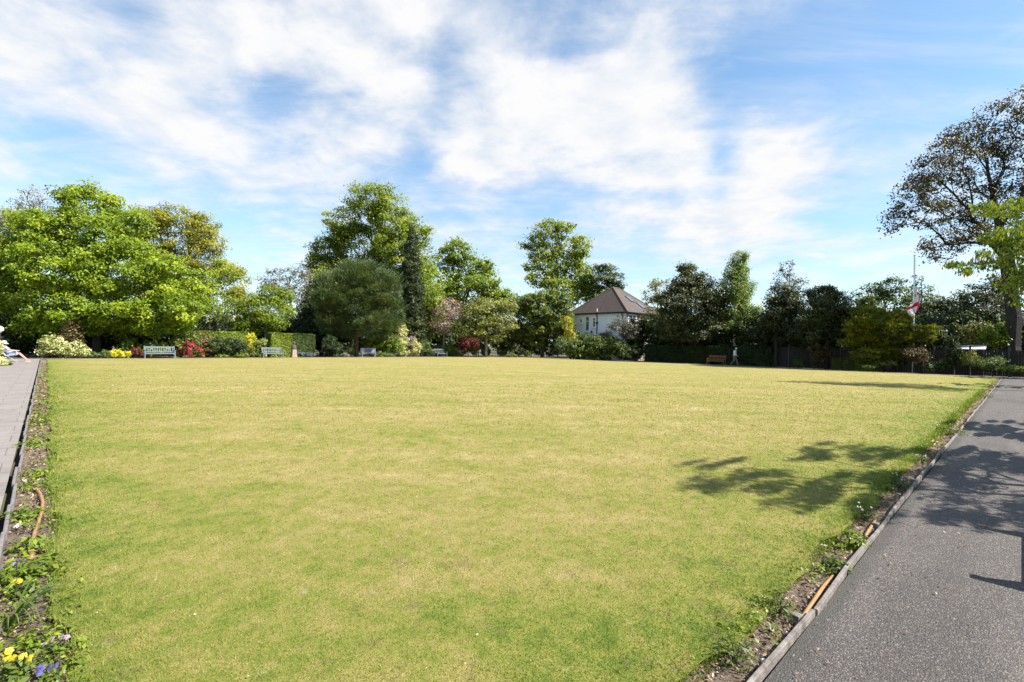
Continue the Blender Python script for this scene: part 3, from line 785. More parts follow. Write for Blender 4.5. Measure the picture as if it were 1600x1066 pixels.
# roadside trees right of the path that throw the shadows across it
def side_tree(u, v, lobes, label, cover, leaf=.085):
    b = UV(u, v, 0)
    def px_of(p):
        q = p - cam_pos; return q.dot(fwd), q.dot(cam_x), q.dot(cam_y)
    D = b.y
    bl = []
    for du, dv, z, r in lobes:
        p = UV(u+du, v+dv, z); d_, a_, c_ = px_of(p)
        bl.append((p, r))
    root = empty('tree', b); tag(root, label, 'tree')
    pts, outs, rr = [], [], []
    for p, r in bl:
        c = np.array(p - b)
        n = max(3, int(11*r*r)); d = unit(rng.normal(size=(n, 3)))
        pts.append(c + d*r*np.array([1, 1, .6])*rng.uniform(.5, 1, n)[:, None]); outs.append(d)
    P = np.concatenate(pts); O = np.concatenate(outs)
    area = sum(3.14*r*r*.6 for _, r in bl)
    nl = int(cover*area/(leaf*leaf*.2))
    i = rng.integers(0, len(P), nl)
    C = P[i] + unit(rng.normal(size=(nl, 3)))*(rng.random(nl)**.5)[:, None]*np.array([.46, .09, .08])[None] @ np.array(Matrix.Rotation(-.7, 3, 'Z'))
    quads('crown', leaf_verts(C, unit(O[i]*.3+rng.normal(size=(nl, 3))*.6+np.array([0, 0, .5])), leaf*rng.uniform(.6, 1.3, nl), .5), .5+rng.normal(0, .2, nl), L['cherry'], root)
    zt = max(p.z for p, r in bl)
    A, B, ra, rb = skeleton([np.array([0, 0, zt*s/6*.8]) + rng.normal(size=3)*.03 for s in range(7)], list(P), .11, .35, minr=.007)
    V = frusta(A, B, ra, rb, 6)
    quads('trunk', V, np.full(len(V)//4, .5), BARK['brown'], root)
_r = np.random.default_rng(11)
side_tree(10.35, -2.65, [(float(_r.uniform(-2.1, 2.5)), float(_r.uniform(-.6, .6)), float(_r.uniform(3.0, 6.3)), float(_r.uniform(.16, .34))) for _ in range(66)] + [(-1.3, 1.6, 1.75, .45), (-.7, 1.65, 1.9, .4), (-.2, 1.55, 2.2, .45), (.3, 1.55, 1.8, .45), (.9, 1.55, 2.0, .4)],
          'near side tree shading the asphalt path', 2.9)
side_tree(16.8, -2.6, [(0, .2, 3.0, .9), (-1.3, .3, 2.7, .7), (1.4, .3, 2.9, .7), (.4, .1, 3.8, .7)], 'smaller side tree further along the asphalt path', 2.2)
side_tree(11.6, -1.05, [(0, 0, 1.5, .5), (.4, .1, 1.8, .45), (-.4, .1, 1.3, .4)], 'low hawthorn bush by the asphalt path nearer the bench', 5.0)
side_tree(14.9, -1.05, [(0, 0, 1.6, .55), (.5, .1, 1.9, .5), (-.5, .1, 1.4, .4)], 'second low hawthorn bush further along the asphalt path', 5.0)
side_tree(48.5, -3.5, [(0, 0, 3, 2), (.3, .3, 5, 1.9), (0, -.2, 7, 1.5), (-1.0, 1, 3, 1.4)], 'tree at the right end of the far fence beyond the view', 3.5, .2)
side_tree(36.5, -2.6, [(0, 0, 3.4, 1.2), (.8, .3, 4.6, 1.0), (-.9, .2, 4.6, 1.0), (0, .1, 5.9, .8)], 'farthest leafy side tree along the asphalt path', 2.2)

# ------------------------------------------------------------------ shrubs and hedges
def S(name, label, px, D, blobs, mat, cat='shrub', **k):
    kw = dict(leaf=.15, cover=3.0, rt=.05, bark='dark', tpar=('stem', 'foliage'), clump=.26, fork=.2, shell=.6, twigs=False, flat=.9, yjit=.2)
    kw.update(k)
    return plant(name, label, cat, px, D, blobs, mat, **kw)
# dark evergreens filling the back of the border (nothing tells them apart)
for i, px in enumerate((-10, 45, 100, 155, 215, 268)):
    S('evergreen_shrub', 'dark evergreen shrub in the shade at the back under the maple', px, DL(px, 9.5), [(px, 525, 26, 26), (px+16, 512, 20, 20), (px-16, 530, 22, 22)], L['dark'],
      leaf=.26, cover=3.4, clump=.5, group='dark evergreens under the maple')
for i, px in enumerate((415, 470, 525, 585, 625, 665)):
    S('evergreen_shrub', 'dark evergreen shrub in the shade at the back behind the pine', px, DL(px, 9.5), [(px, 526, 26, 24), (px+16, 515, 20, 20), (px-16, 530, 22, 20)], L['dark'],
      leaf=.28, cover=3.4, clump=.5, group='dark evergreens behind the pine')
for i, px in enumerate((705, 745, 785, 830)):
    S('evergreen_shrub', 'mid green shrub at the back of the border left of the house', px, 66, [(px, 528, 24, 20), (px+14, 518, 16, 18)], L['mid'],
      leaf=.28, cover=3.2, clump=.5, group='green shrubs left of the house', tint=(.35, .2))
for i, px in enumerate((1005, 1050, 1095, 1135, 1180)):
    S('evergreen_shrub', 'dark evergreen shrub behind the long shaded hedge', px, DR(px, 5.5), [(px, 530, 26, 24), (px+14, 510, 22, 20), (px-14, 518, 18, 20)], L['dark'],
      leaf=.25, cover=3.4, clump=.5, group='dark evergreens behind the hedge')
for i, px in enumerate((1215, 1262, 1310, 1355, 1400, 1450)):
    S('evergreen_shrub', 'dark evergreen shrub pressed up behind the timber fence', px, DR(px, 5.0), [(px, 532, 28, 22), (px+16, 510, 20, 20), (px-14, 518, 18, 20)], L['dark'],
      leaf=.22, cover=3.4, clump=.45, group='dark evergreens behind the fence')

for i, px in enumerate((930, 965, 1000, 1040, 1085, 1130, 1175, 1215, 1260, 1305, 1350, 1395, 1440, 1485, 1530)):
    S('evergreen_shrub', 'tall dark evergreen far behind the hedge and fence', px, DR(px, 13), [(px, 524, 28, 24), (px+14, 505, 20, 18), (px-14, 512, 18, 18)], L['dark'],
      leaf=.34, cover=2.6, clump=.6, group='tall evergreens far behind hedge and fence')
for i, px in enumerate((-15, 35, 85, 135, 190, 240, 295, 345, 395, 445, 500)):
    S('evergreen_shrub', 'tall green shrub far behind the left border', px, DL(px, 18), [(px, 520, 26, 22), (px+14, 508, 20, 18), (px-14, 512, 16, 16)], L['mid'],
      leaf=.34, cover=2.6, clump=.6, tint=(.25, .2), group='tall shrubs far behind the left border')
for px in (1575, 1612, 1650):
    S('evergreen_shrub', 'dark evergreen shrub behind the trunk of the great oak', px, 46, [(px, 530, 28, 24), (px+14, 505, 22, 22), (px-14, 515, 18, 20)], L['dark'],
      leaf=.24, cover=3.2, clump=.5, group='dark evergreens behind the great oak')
# far left border
S('rhododendron', 'low cream and pale green rhododendron under the maple', 100, DL(100, 2.2), [(80, 536, 15, 13), (105, 546, 26, 13), (128, 548, 10, 10), (70, 550, 10, 8)], L['cream'], leaf=.17, cover=2.6, tint=(.45, .3))
S('bronze_shrub', 'tall bronze shrub rising behind the cream rhododendron', 112, DL(112, 3.6), [(112, 512, 13, 12), (104, 530, 14, 12), (120, 530, 10, 12)], L['bronze'], leaf=.16, cover=1.2)
S('gold_shrub', 'low bright yellow bush left of the first bench', 186, DL(186, 1.8), [(186, 553, 15, 5), (178, 554, 8, 5), (196, 554, 8, 4)], L['gold'], leaf=.10, cover=3.5, clump=.16)
S('maroon_shrub', 'small dark red bush close left of the first bench', 212, DL(212, 1.9), [(212, 550, 8, 7)], L['red'], leaf=.10, cover=3, clump=.15, tint=(.25, .15))
S('shrub', 'low leafy green mound between cream and yellow bushes', 152, DL(152, 1.9), [(150, 555, 14, 4), (165, 553, 6, 5)], L['mid'], leaf=.11, cover=3, clump=.15)
S('shrub', 'fresh green bush standing behind the first bench', 215, DL(215, 3.4), [(205, 540, 12, 12), (240, 545, 22, 12)], L['hedge'], leaf=.15, cover=2.6, tint=(.4, .25))
S('laurel_bush', 'glossy green laurel between the first bench and crimson azalea', 283, DL(283, 3.0), [(285, 540, 16, 16), (272, 548, 10, 10), (298, 530, 12, 12)], L['laurel'], leaf=.17, cover=3, tint=(.55, .25))
S('azalea', 'crimson flowering azalea between bench and clipped hedge', 300, DL(300, 2.0), [(298, 546, 12, 9), (288, 540, 6, 5), (310, 553, 8, 6), (300, 536, 6, 4)], L['mid'], leaf=.10, cover=2, clump=.18, flower=(L['redp'], 2.4, .12))
S('photinia', 'copper tinted shrub behind the crimson azalea', 315, DL(315, 2.8), [(315, 532, 11, 11), (322, 545, 8, 10)], L['bronze'], leaf=.13, cover=2.2, tint=(.6, .25))
S('camellia', 'rounded dark shrub in front of the sunlit clipped hedge', 352, DL(352, 2.3), [(340, 541, 16, 14), (362, 542, 18, 13), (378, 545, 9, 11)], L['dark'], leaf=.14, cover=3.6, tint=(.6, .3))
S('gold_conifer', 'thin upright golden conifer at the end of the clipped hedge', 391, DL(391, 2.4), [(391, 530, 5, 12), (390, 545, 6, 11)], L['gold'], leaf=.12, cover=3.5, clump=.16, aspect=.4, tint=(.3, .25))
S('shrub', 'light green shrub close left of the second bench', 402, DL(402, 2.2), [(402, 546, 10, 12), (409, 538, 8, 9)], L['laurel'], leaf=.14, cover=2.8, tint=(.6, .2))
S('shrub', 'low ferny green plant in front of the dark camellia', 350, DL(350, 1.6), [(348, 557, 12, 3), (378, 556, 11, 4)], L['hedge'], leaf=.09, cover=2.5, clump=.12)
S('yew', 'dark domed yew right of the bluebells', 516, DL(516, 2.8), [(514, 540, 14, 16), (526, 545, 10, 12)], L['dark'], leaf=.12, cover=4, clump=.2, tint=(.5, .2))
S('shrub', 'small light leaved shrub left of the pine trunk', 546, DL(546, 2.4), [(546, 546, 9, 8)], L['laurel'], leaf=.14, cover=2.4, tint=(.5, .2))
S('laurel_bush', 'wide laurel with a sunlit top behind the silver bench', 596, DL(596, 2.6), [(580, 540, 14, 14), (606, 538, 18, 13), (620, 544, 10, 10), (612, 528, 14, 6)], L['hedge'], leaf=.16, cover=3.4, tint=(.5, .25))
S('variegated_shrub', 'tall cream variegated shrub right of the silver bench', 632, DL(632, 2.2), [(634, 550, 12, 8), (626, 514, 10, 10), (630, 530, 8, 12), (650, 542, 7, 12)], L['cream'], leaf=.15, cover=2.5, tint=(.68, .25))
S('lilac', 'dusty mauve shrub tucked into the cream variegated shrub', 642, DL(642, 2.9), [(642, 532, 9, 10)], L['mauve'], leaf=.12, cover=2)
S('shrub', 'loose green shrub left of the clipped dome hedge', 664, DL(664, 2.6), [(662, 542, 11, 14), (672, 552, 8, 6)], L['mid'], leaf=.14, cover=2.8, tint=(.6, .2))
S('box_dome', 'rounded clipped green hedge behind the small grey bench', 694, DL(694, 3.2), [(684, 548, 12, 9), (700, 547, 13, 10), (708, 553, 8, 6)], L['hedge'], leaf=.09, cover=5, clump=.16, tint=(.5, .18))
S('blossom_shrub', 'tall pale pink blossom shrub', 748, DL(748, 3.6), [(750, 514, 9, 9), (745, 528, 11, 9)], L['olive'], leaf=.12, cover=1.6, flower=(L['pinkp'], 1.5, .13))
S('photinia', 'red leaved photinia left of the pink blossom', 732, DL(732, 2.8), [(724, 536, 10, 10), (738, 540, 12, 12), (722, 550, 7, 7)], L['red'], leaf=.14, cover=2.8, tint=(.5, .25))
S('photinia', 'smaller red tipped photinia right of the pink blossom', 782, DL(782, 3.0), [(780, 535, 10, 5), (790, 540, 7, 7)], L['red'], leaf=.14, cover=2.2, tint=(.55, .25))
for px, ry, lab in ((741, 6, 'small clipped green ball under the red photinia'), (759, 8, 'larger dark clipped ball below the pink blossom'), (785, 9, 'light green ball bush below the smaller photinia'), (823, 8, 'yellowish ball bush near the far corner of the lawn')):
    S('box_ball', lab, px, DL(px, 1.9), [(px, 549, ry*.95, ry)], L['hedge'] if px != 759 else L['mid'], leaf=.08, cover=4.5, clump=.14, tint=(.5, .2))
S('shrub', 'pale leaved shrub in the border beside the big laurel', 803, DL(803, 3), [(800, 530, 14, 10), (808, 545, 14, 12)], L['laurel'], leaf=.16, cover=2.6, tint=(.5, .25))
S('shrub', 'low grey green plants right of the clipped dome', 716, DL(716, 1.6), [(714, 555, 10, 3), (800, 556, 10, 3)], L['laurel'], leaf=.08, cover=2.4, clump=.1)
S('shrub', 'low leafy edging plant right of the silver bench', 604, DL(604, 1.5), [(598, 555, 12, 4), (610, 556, 8, 3)], L['hedge'], leaf=.09, cover=3, clump=.12, tint=(.4, .2))
S('bluebell_clump', 'clump of violet blue flowers right of the stone pedestal', 477, DL(477, 1.6), [(470, 555, 7, 4), (484, 555, 8, 4)], L['mid'], cat='flowers', leaf=.09, cover=2, clump=.1, flower=(L['violet'], 1.3, .07))
S('flower_clump', 'thin pale lilac flowers left of the pine trunk', 534, DL(534, 1.6), [(528, 556, 8, 2.5), (540, 556, 6, 3)], L['mid'], cat='flowers', leaf=.08, cover=1.6, clump=.1, flower=(L['mauve'], .6, .06))
# clipped hedges
def hedge(label, p0, p1, h, th, mat, leaf=.11, cover=4.2, mix=.5, group=None, tsd=.22, bulge=.05):
    d = (p1-p0); Lh = d.length; ang = math.atan2(d.y, d.x)
    root = empty('clipped_hedge', p0, ang); tag(root, label, 'hedge', group)
    faces = [('f', Lh*h), ('b', Lh*h*.6), ('t', Lh*th*1.3), ('l', th*h), ('r', th*h)]
    Cs, Ns = [], []
    for k, a in faces:
        n = int(cover*a/(leaf*leaf*.22))
        s, t = rng.random(n), rng.random(n)
        dep = -np.abs(rng.normal(0, .06, n)) + bulge*np.sin(s*Lh*2.2+t*3)
        if k == 'f': C = np.stack([s*Lh, -dep, t*h], 1); nn = (0, -1, 0)
        elif k == 'b': C = np.stack([s*Lh, th+dep, t*h], 1); nn = (0, 1, 0)
        elif k == 't': C = np.stack([s*Lh, t*th, h+dep], 1); nn = (0, 0, 1)
        elif k == 'l': C = np.stack([-dep, s*th, t*h], 1); nn = (-1, 0, 0)
        else: C = np.stack([Lh+dep, s*th, t*h], 1); nn = (1, 0, 0)
        Cs.append(C); Ns.append(np.tile(nn, (n, 1)))
    n = int(cover*.5*Lh*h/(leaf*leaf*.22))
    Cs.append(rng.random((n, 3))*np.array([Lh, th, h])); Ns.append(np.tile((0, -.5, .8), (n, 1)))
    C = np.concatenate(Cs); Nn = np.concatenate(Ns)
    n = len(C)
    nrm = unit(Nn*.6 + rng.normal(size=(n, 3))*.5 + np.array([0, 0, .35]))
    quads('foliage', leaf_verts(C, nrm, leaf*rng.uniform(.6, 1.3, n), .6), mix + rng.normal(0, tsd, n), mat, root)
    mb = MB()
    for s in np.arange(.3, Lh, .7): mb.tube([(s, th*.5, 0), (s+.05, th*.45, h*.4), (s-.05, th*.55, h*.8)], [.03, .02, .01], 5)
    mb.build('stem', BARK['dark'], root)
    return root
def ln(pxa, pxb, off, side='L'):
    f = DL if side == 'L' else DR
    a = at(pxa, 540, f(pxa, off)); b = at(pxb, 540, f(pxb, off)); a.z = b.z = -.05
    return a, b
a, b = ln(312, 388, 3.6); hedge('long clipped hedge with a bright sunlit top behind the dark camellia', a, b, 2.35, 1.6, L['hedge'], .14, mix=.78)
a, b = ln(424, 456, 2.8); hedge('bright square cut hedge block right behind the second bench', a, b, 2.35, 1.2, L['hedge'], .15, mix=.78)
a, b = ln(458, 492, 3.2); hedge('dull green square cut hedge behind the stone pedestal', a, b, 2.35, 1.2, L['mid'], .14, mix=.35)
# border in front of the house
S('shrub', 'broad dark shrub at the far corner of the lawn', 855, DR(855, 2.2), [(842, 546, 12, 10), (862, 545, 14, 12)], L['laurel'], leaf=.2, cover=3, tint=(.25, .25))
S('shrub', 'pale flecked shrub under the white house wall', 905, DR(905, 2.4), [(895, 540, 16, 12), (915, 532, 18, 12), (905, 548, 24, 9)], L['laurel'], leaf=.17, cover=2.8, tint=(.42, .3))
S('shrub', 'dark spreading shrub below the drainpipe of the house', 945, DR(945, 2.3), [(932, 545, 16, 12), (955, 540, 16, 14), (945, 528, 12, 8)], L['dark'], leaf=.18, cover=3.2, tint=(.65, .3))
S('gold_shrub', 'yellow leaved bush at the left end of the house', 887, 61, [(886, 508, 9, 14), (890, 525, 9, 10)], L['oak'], leaf=.2, cover=1.6, tint=(.75, .25))
S('shrub', 'shady shrub to the left of the brown bench', 985, DR(985, 2.2), [(975, 552, 14, 9), (995, 550, 12, 11)], L['dark'], leaf=.16, cover=3.2)
S('shrub', 'leafy shrub hiding the foot of the white house wall', 925, 56.5, [(900, 546, 18, 16), (920, 550, 16, 13), (928, 536, 18, 12), (952, 540, 16, 14), (945, 553, 16, 10), (970, 546, 12, 14), (980, 554, 10, 8)], L['laurel'], leaf=.2, cover=3, tint=(.3, .28))
S('shrub', 'yellowish loose shrub between the big laurel and the house', 893, 57, [(880, 540, 14, 14), (897, 543, 12, 12)], L['mid'], leaf=.2, cover=2.6, tint=(.5, .28))
# long hedge and shrubs of the far right border
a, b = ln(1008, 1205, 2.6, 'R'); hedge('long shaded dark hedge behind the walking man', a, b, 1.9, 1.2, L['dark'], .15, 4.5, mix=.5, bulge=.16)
a, b = ln(1336, 1376, 1.9, 'R'); hedge('low square clipped hedge with a sunlit top in front of the fence', a, b, 1.35, 1.0, L['hedge'], .10, mix=.4)
a, b = ln(1300, 1336, 2.1, 'R'); hedge('long low dull hedge beside the square clipped one', a, b, 1.05, .9, L['olive'], .10, mix=.3)
S('shrub', 'upright shrub with pale tips in front of the fence', 1281, DR(1281, 1.9), [(1278, 548, 13, 11), (1288, 553, 8, 10), (1276, 562, 8, 8)], L['bronze'], leaf=.11, cover=2.4, tint=(.15, .25))
S('shrub', 'small round green plant by the pale tipped shrub', 1248, DR(1248, 1.7), [(1248, 566, 9, 6)], L['mid'], leaf=.1, cover=3, clump=.14)
S('shrub', 'brown twiggy shrub right of the square clipped hedge', 1428, DR(1428, 1.9), [(1422, 552, 16, 10), (1436, 556, 16, 12)], L['bronze'], leaf=.1, cover=1.8, tint=(.1, .2))
S('shrub', 'white flecked low plant at the foot of the clipped hedge', 1390, DR(1390, 1.7), [(1388, 568, 12, 5), (1360, 574, 12, 3)], L['laurel'], leaf=.09, cover=2.4, clump=.14, flower=(L['white'], .12, .05))
S('dwarf_conifer', 'narrow dark dwarf conifer against the fence', 1491, DR(1491, 2.0), [(1491, 534, 5, 9), (1491, 548, 8, 12), (1491, 562, 9, 10)], L['dark'], leaf=.1, cover=5, clump=.18, tint=(.5, .2))
S('shrub', 'loose shrub between dwarf conifer and fence post', 1516, DR(1516, 1.9), [(1514, 560, 12, 10)], L['olive'], leaf=.1, cover=1.8, tint=(.2, .2))
S('shrub', 'low light green mat plant right of the fence post', 1580, DR(1580, 1.6), [(1572, 577, 14, 4), (1590, 576, 12, 5)], L['hedge'], leaf=.09, cover=3, clump=.12, tint=(.3, .2))
S('shrub', 'mid height green plants along the right end of the fence', 1552, DR(1552, 1.8), [(1545, 568, 16, 8), (1562, 566, 12, 8)], L['mid'], leaf=.1, cover=2.6)
S('shrub', 'spreading green plant in shade at the foot of the twiggy shrub', 1462, DR(1462, 1.6), [(1455, 573, 16, 5), (1472, 570, 12, 7)], L['mid'], leaf=.1, cover=2.6, tint=(.3, .2))
for px, lab in ((1472, 'pale sunlit shrub behind the fence right of the flagpole'), (1518, 'sunlit shrub behind the fence above the pale shed roof'), (1562, 'sunlit feathery shrub behind the fence before the oak trunk')):
    S('shrub', lab, px, DR(px, 6.5)+1, [(px-10, 520, 18, 12), (px+12, 514, 16, 11), (px, 532, 24, 10)], L['olive'] if px != 1562 else L['hedge'], leaf=.17, cover=2.6, tint=(.55, .25))
# left edge beside the slab path
S('gold_shrub', 'yellow green bush overhanging the slab path at the left edge', 3, 26.0, [(-14, 552, 13, 18), (-3, 566, 10, 10), (-18, 538, 12, 12)], L['cream'], leaf=.09, cover=3.4, clump=.2, tint=(.7, .28))
S('shrub', 'low green plant at the foot of the yellow bush by the slab path', 15, 26.5, [(11, 571, 6, 5)], L['hedge'], leaf=.08, cover=3, clump=.12)

# ------------------------------------------------------------------ house behind the far right border
def mat_roof():
    m, nt, b = new_mat('roof_tiles')
    uvn = nt.nodes.new('ShaderNodeTexCoord').outputs['UV']
    br = N(nt, 'ShaderNodeTexBrick'); br.offset = .5
    br.inputs['Color1'].default_value = (.060, .045, .040, 1); br.inputs['Color2'].default_value = (.088, .066, .057, 1); br.inputs['Mortar'].default_value = (.02, .015, .013, 1)
    br.inputs['Scale'].default_value = 1; br.inputs['Mortar Size'].default_value = .02; br.inputs['Brick Width'].default_value = .25; br.inputs['Row Height'].default_value = .16
    nt.links.new(uvn, br.inputs['Vector'])
    n = noise(nt, uvn, .9, 6, .7)
    nt.links.new(mixc(nt, 1.0, br.outputs['Color'], ramp(nt, n, [(.25, (.7, .72, .7)), (.75, (1.25, 1.15, 1.1))]), 'MULTIPLY'), b.inputs['Base Color'])
    b.inputs['Roughness'].default_value = .8
    bump(nt, b, br.outputs['Fac'], -.4, .02)
    return m
def uv_planar(o, udir, vdir):
    me = o.data; uvl = me.uv_layers.new(name='uv')
    for p in me.polygons:
        n = p.normal
        t = Vector((0, 0, 1)).cross(n); t = t.normalized() if t.length > 1e-3 else Vector((1, 0, 0)); w = n.cross(t)
        for li in p.loop_indices:
            c = me.vertices[me.loops[li].vertex_index].co
            uvl.data[li].uv = (c.dot(t), c.dot(w))
M_roof = mat_roof()
M_render = plain('sky_tinted_white_render', (.76, .80, .90), .85, .05, .7, bmp=.15)  # white paint, with the bluish cast of sky-lit shade put into its colour
M_brick = None
def mat_brick():
    m, nt, b = new_mat('pebbledash_brick')
    uvn = nt.nodes.new('ShaderNodeTexCoord').outputs['UV']
    br = N(nt, 'ShaderNodeTexBrick'); br.inputs['Color1'].default_value = (.26, .16, .12, 1); br.inputs['Color2'].default_value = (.36, .25, .2, 1); br.inputs['Mortar'].default_value = (.4, .36, .32, 1)
    br.inputs['Scale'].default_value = 1; br.inputs['Mortar Size'].default_value = .012; br.inputs['Brick Width'].default_value = .225; br.inputs['Row Height'].default_value = .075
    nt.links.new(uvn, br.inputs['Vector'])
    n = noise(nt, uvn, 5, 5, .8)
    nt.links.new(mixc(nt, 1.0, br.outputs['Color'], ramp(nt, n, [(.3, .65), (.7, 1.3)]), 'MULTIPLY'), b.inputs['Base Color'])
    b.inputs['Roughness'].default_value = .9
    return m
M_brick = mat_brick()
M_upvc = plain('white_frame_paint', (.8, .8, .79), .35, .04, 3, bmp=0)
M_glass, _nt, _b = new_mat('window_glass'); _b.inputs['Base Color'].default_value = (.10, .12, .16, 1); _b.inputs['Roughness'].default_value = .06; _b.inputs['Specular IOR Level'].default_value = .8
M_pipe = plain('dark_blue_pipe_paint', (.02, .026, .055), .45, .2, 4, bmp=0)
M_fascia = plain('dark_fascia', (.05, .04, .038), .6, .2, 3)
M_redtile = plain('red_clay_tile', (.36, .16, .11), .8, .35, 9, bmp=.4)

hc = at(978, 540, 60.0); hc.z = -.08
house = empty('house', hc, ANG)        # local +X along U (front wall), local +Y along V (white wall)
tag(house, 'white rendered two storey house with a brown hipped tile roof', 'house')
HW, HL, EV, AP = 8.0, 8.6, 6.05, 9.6
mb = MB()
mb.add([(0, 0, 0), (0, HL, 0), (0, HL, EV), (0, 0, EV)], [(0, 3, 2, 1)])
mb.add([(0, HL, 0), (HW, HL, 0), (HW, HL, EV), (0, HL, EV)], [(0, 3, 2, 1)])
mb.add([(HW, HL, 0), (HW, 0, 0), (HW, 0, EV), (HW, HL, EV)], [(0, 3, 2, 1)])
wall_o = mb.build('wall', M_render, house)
mb = MB(); mb.add([(0.004, 0, 0), (HW, 0, 0), (HW, 0, EV), (0.004, 0, EV)], [(0, 1, 2, 3)])
bw = mb.build('brick_wall', M_brick, house); uv_planar(bw, None, None); bw['label'] = 'brick and pebble front wall'
oh = .42
rx0, ry0, rx1, ry1 = -oh, -oh, HW+oh, HL+oh
mb = MB()
A1, A2 = (HW*.5-.75, HL*.5, AP), (HW*.5+.75, HL*.5, AP)
zb = EV-.05
mb.add([(rx0, ry0, zb), (rx1, ry0, zb), (rx1, ry1, zb), (rx0, ry1, zb), A1, A2],
       [(0, 1, 5, 4), (1, 2, 5), (2, 3, 4, 5), (3, 0, 4)])
roof = mb.build('roof', M_roof, house); uv_planar(roof, None, None)
mb = MB()
for c in ((rx0, ry0), (rx0, ry1)): mb.tube([(c[0], c[1], zb+.02), A1], .085, 6)
for c in ((rx1, ry0), (rx1, ry1)): mb.tube([(c[0], c[1], zb+.02), A2], .085, 6)
mb.tube([A1, A2], .09, 6)
mb.build('ridge_tiles', plain('ridge_tile', (.10, .065, .052), .8, .3, 7), roof)
mb = MB()
mb.box(rx0, rx1, ry0, ry1, zb-.16, zb-.012)
mb.build('eaves', M_fascia, house)
mb = MB()
for p, q in (((rx0-.06, ry0-.06), (rx0-.06, ry1+.06)), ((rx0-.06, ry0-.06), (rx1+.06, ry0-.06))):
    mb.tube([(p[0], p[1], zb-.03), (q[0], q[1], zb-.03)], .06, 7)
mb.build('gutter', M_pipe, house)
for y in (HL-.35, .5, 4.35):
    mb = MB()
    bot = .2 if y != .5 else 2.4
    mb.tube([(-.46, y, zb-.05), (-.09, y, zb-.45), (-.09, y, bot)], .06, 8)
    if y == 4.35:
        mb.tube([(-.09, y, 1.9), (-.09, y+.35, 1.75)], .05, 8); mb.box(-.2, -.01, y-.12, y+.12, 4.6, 4.85)
    mb.build('drainpipe', M_pipe, house)
mb = MB(); mb.tube([(-.25, 4.25, zb+.05), (-.25, 4.25, zb+.55)], .05, 8); mb.build('vent_pipe', M_upvc, house)
def window(parent, face, a, z, w, h, splits=1, transom=True):
    a -= w*.12; z -= h*.08; w *= 1.24; h *= 1.16
    """framed window on the white wall (face 'V') or the front wall (face 'U')"""
    mb = MB(); fw = .12
    def bx(s0, s1, z0, z1, d0, d1, m=mb):
        if face == 'V': m.box(-d1, -d0, a+s0, a+s1, z+z0, z+z1)
        else: m.box(a+s0, a+s1, -d1, -d0, z+z0, z+z1)
    bx(0, w, 0, fw, .003, .06); bx(0, w, h-fw, h, .003, .06)
    bx(0, fw, fw, h-fw, .003, .06); bx(w-fw, w, fw, h-fw, .003, .06)
    for k in range(1, splits): bx(w*k/splits-.06, w*k/splits+.06, fw, h-fw, .003, .06)
    if transom:
        for k in range(splits):
            s0 = w*k/splits + (fw if k == 0 else .06); s1 = w*(k+1)/splits - (fw if k == splits-1 else .06)
            bx(s0, s1, h*.66-.03, h*.66+.03, .004, .055)
    o = mb.build('window', M_upvc, parent)
    g = MB()
    bx(fw*.5, w-fw*.5, fw*.5, h-fw*.5, .006, .02, g)
    g.build('pane', M_glass, o)
    s = MB(); bx(-.08, w+.08, -.07, -.002, .003, .14, s); s.build('sill', M_upvc, o)
window(house, 'V', 5.65, 3.75, .55, 1.75)
window(house, 'V', 4.62, 4.2, .45, 1.15)
window(house, 'V', 6.8, 4.75, .4, .55, 1, False)
mb = MB(); mb.box(-.12, -.003, 5.1, 5.3, 3.4, 3.7); mb.build('wall_vent', M_fascia, house)
window(house, 'U', .55, 3.7, 1.5, 1.9, 2)
window(house, 'U', 2.85, 3.5, 1.35, 1.6, 2)
window(house, 'U', 5.4, 3.7, 1.5, 1.6, 2)
mb = MB(); mb.add([(.3, -1.5, 2.75), (6.6, -1.5, 2.75), (6.6, -.004, 3.55), (.3, -.004, 3.55), (.3, -1.5, 2.68), (6.6, -1.5, 2.68), (6.6, -.004, 3.47), (.3, -.004, 3.47)],
                  [(0, 1, 2, 3), (7, 6, 5, 4), (0, 4, 5, 1), (1, 5, 6, 2), (3, 7, 4, 0)])
pr = mb.build('porch_roof', M_redtile, house); pr['label'] = 'red tiled lean-to roof over the bay'
mb = MB(); mb.box(.5, 3.0, -1.3, -.01, 0, 2.66); mb.build('bay', M_brick, house)
mb = MB(); mb.box(.4, 6.5, -1.56, -1.503, 2.6, 2.78); mb.build('porch_gutter', M_upvc, house)
# roof windows on the front slope
nrm = Vector((0, -(AP-zb), HL*.5+oh)).normalized(); upv = Vector((0, HL*.5+oh, AP-zb)).normalized()
for s0, t0 in ((4.0, 2.6), (4.9, 1.2)):
    c = Vector((s0, ry0, zb)) + upv*t0
    mb = MB()
    Mloc = Matrix.Translation(c) @ Matrix(((1, 0, 0, 0), (0, upv.y, nrm.y, 0), (0, upv.z, nrm.z, 0), (0, 0, 0, 1)))
    mb.box(-.4, .4, 0, 1.3, .01, .09, Mloc)
    sk = mb.build('skylight', M_fascia, house)
    mb = MB(); mb.box(-.33, .33, .07, 1.23, .085, .098, Mloc); mb.build('pane', M_glass, sk)

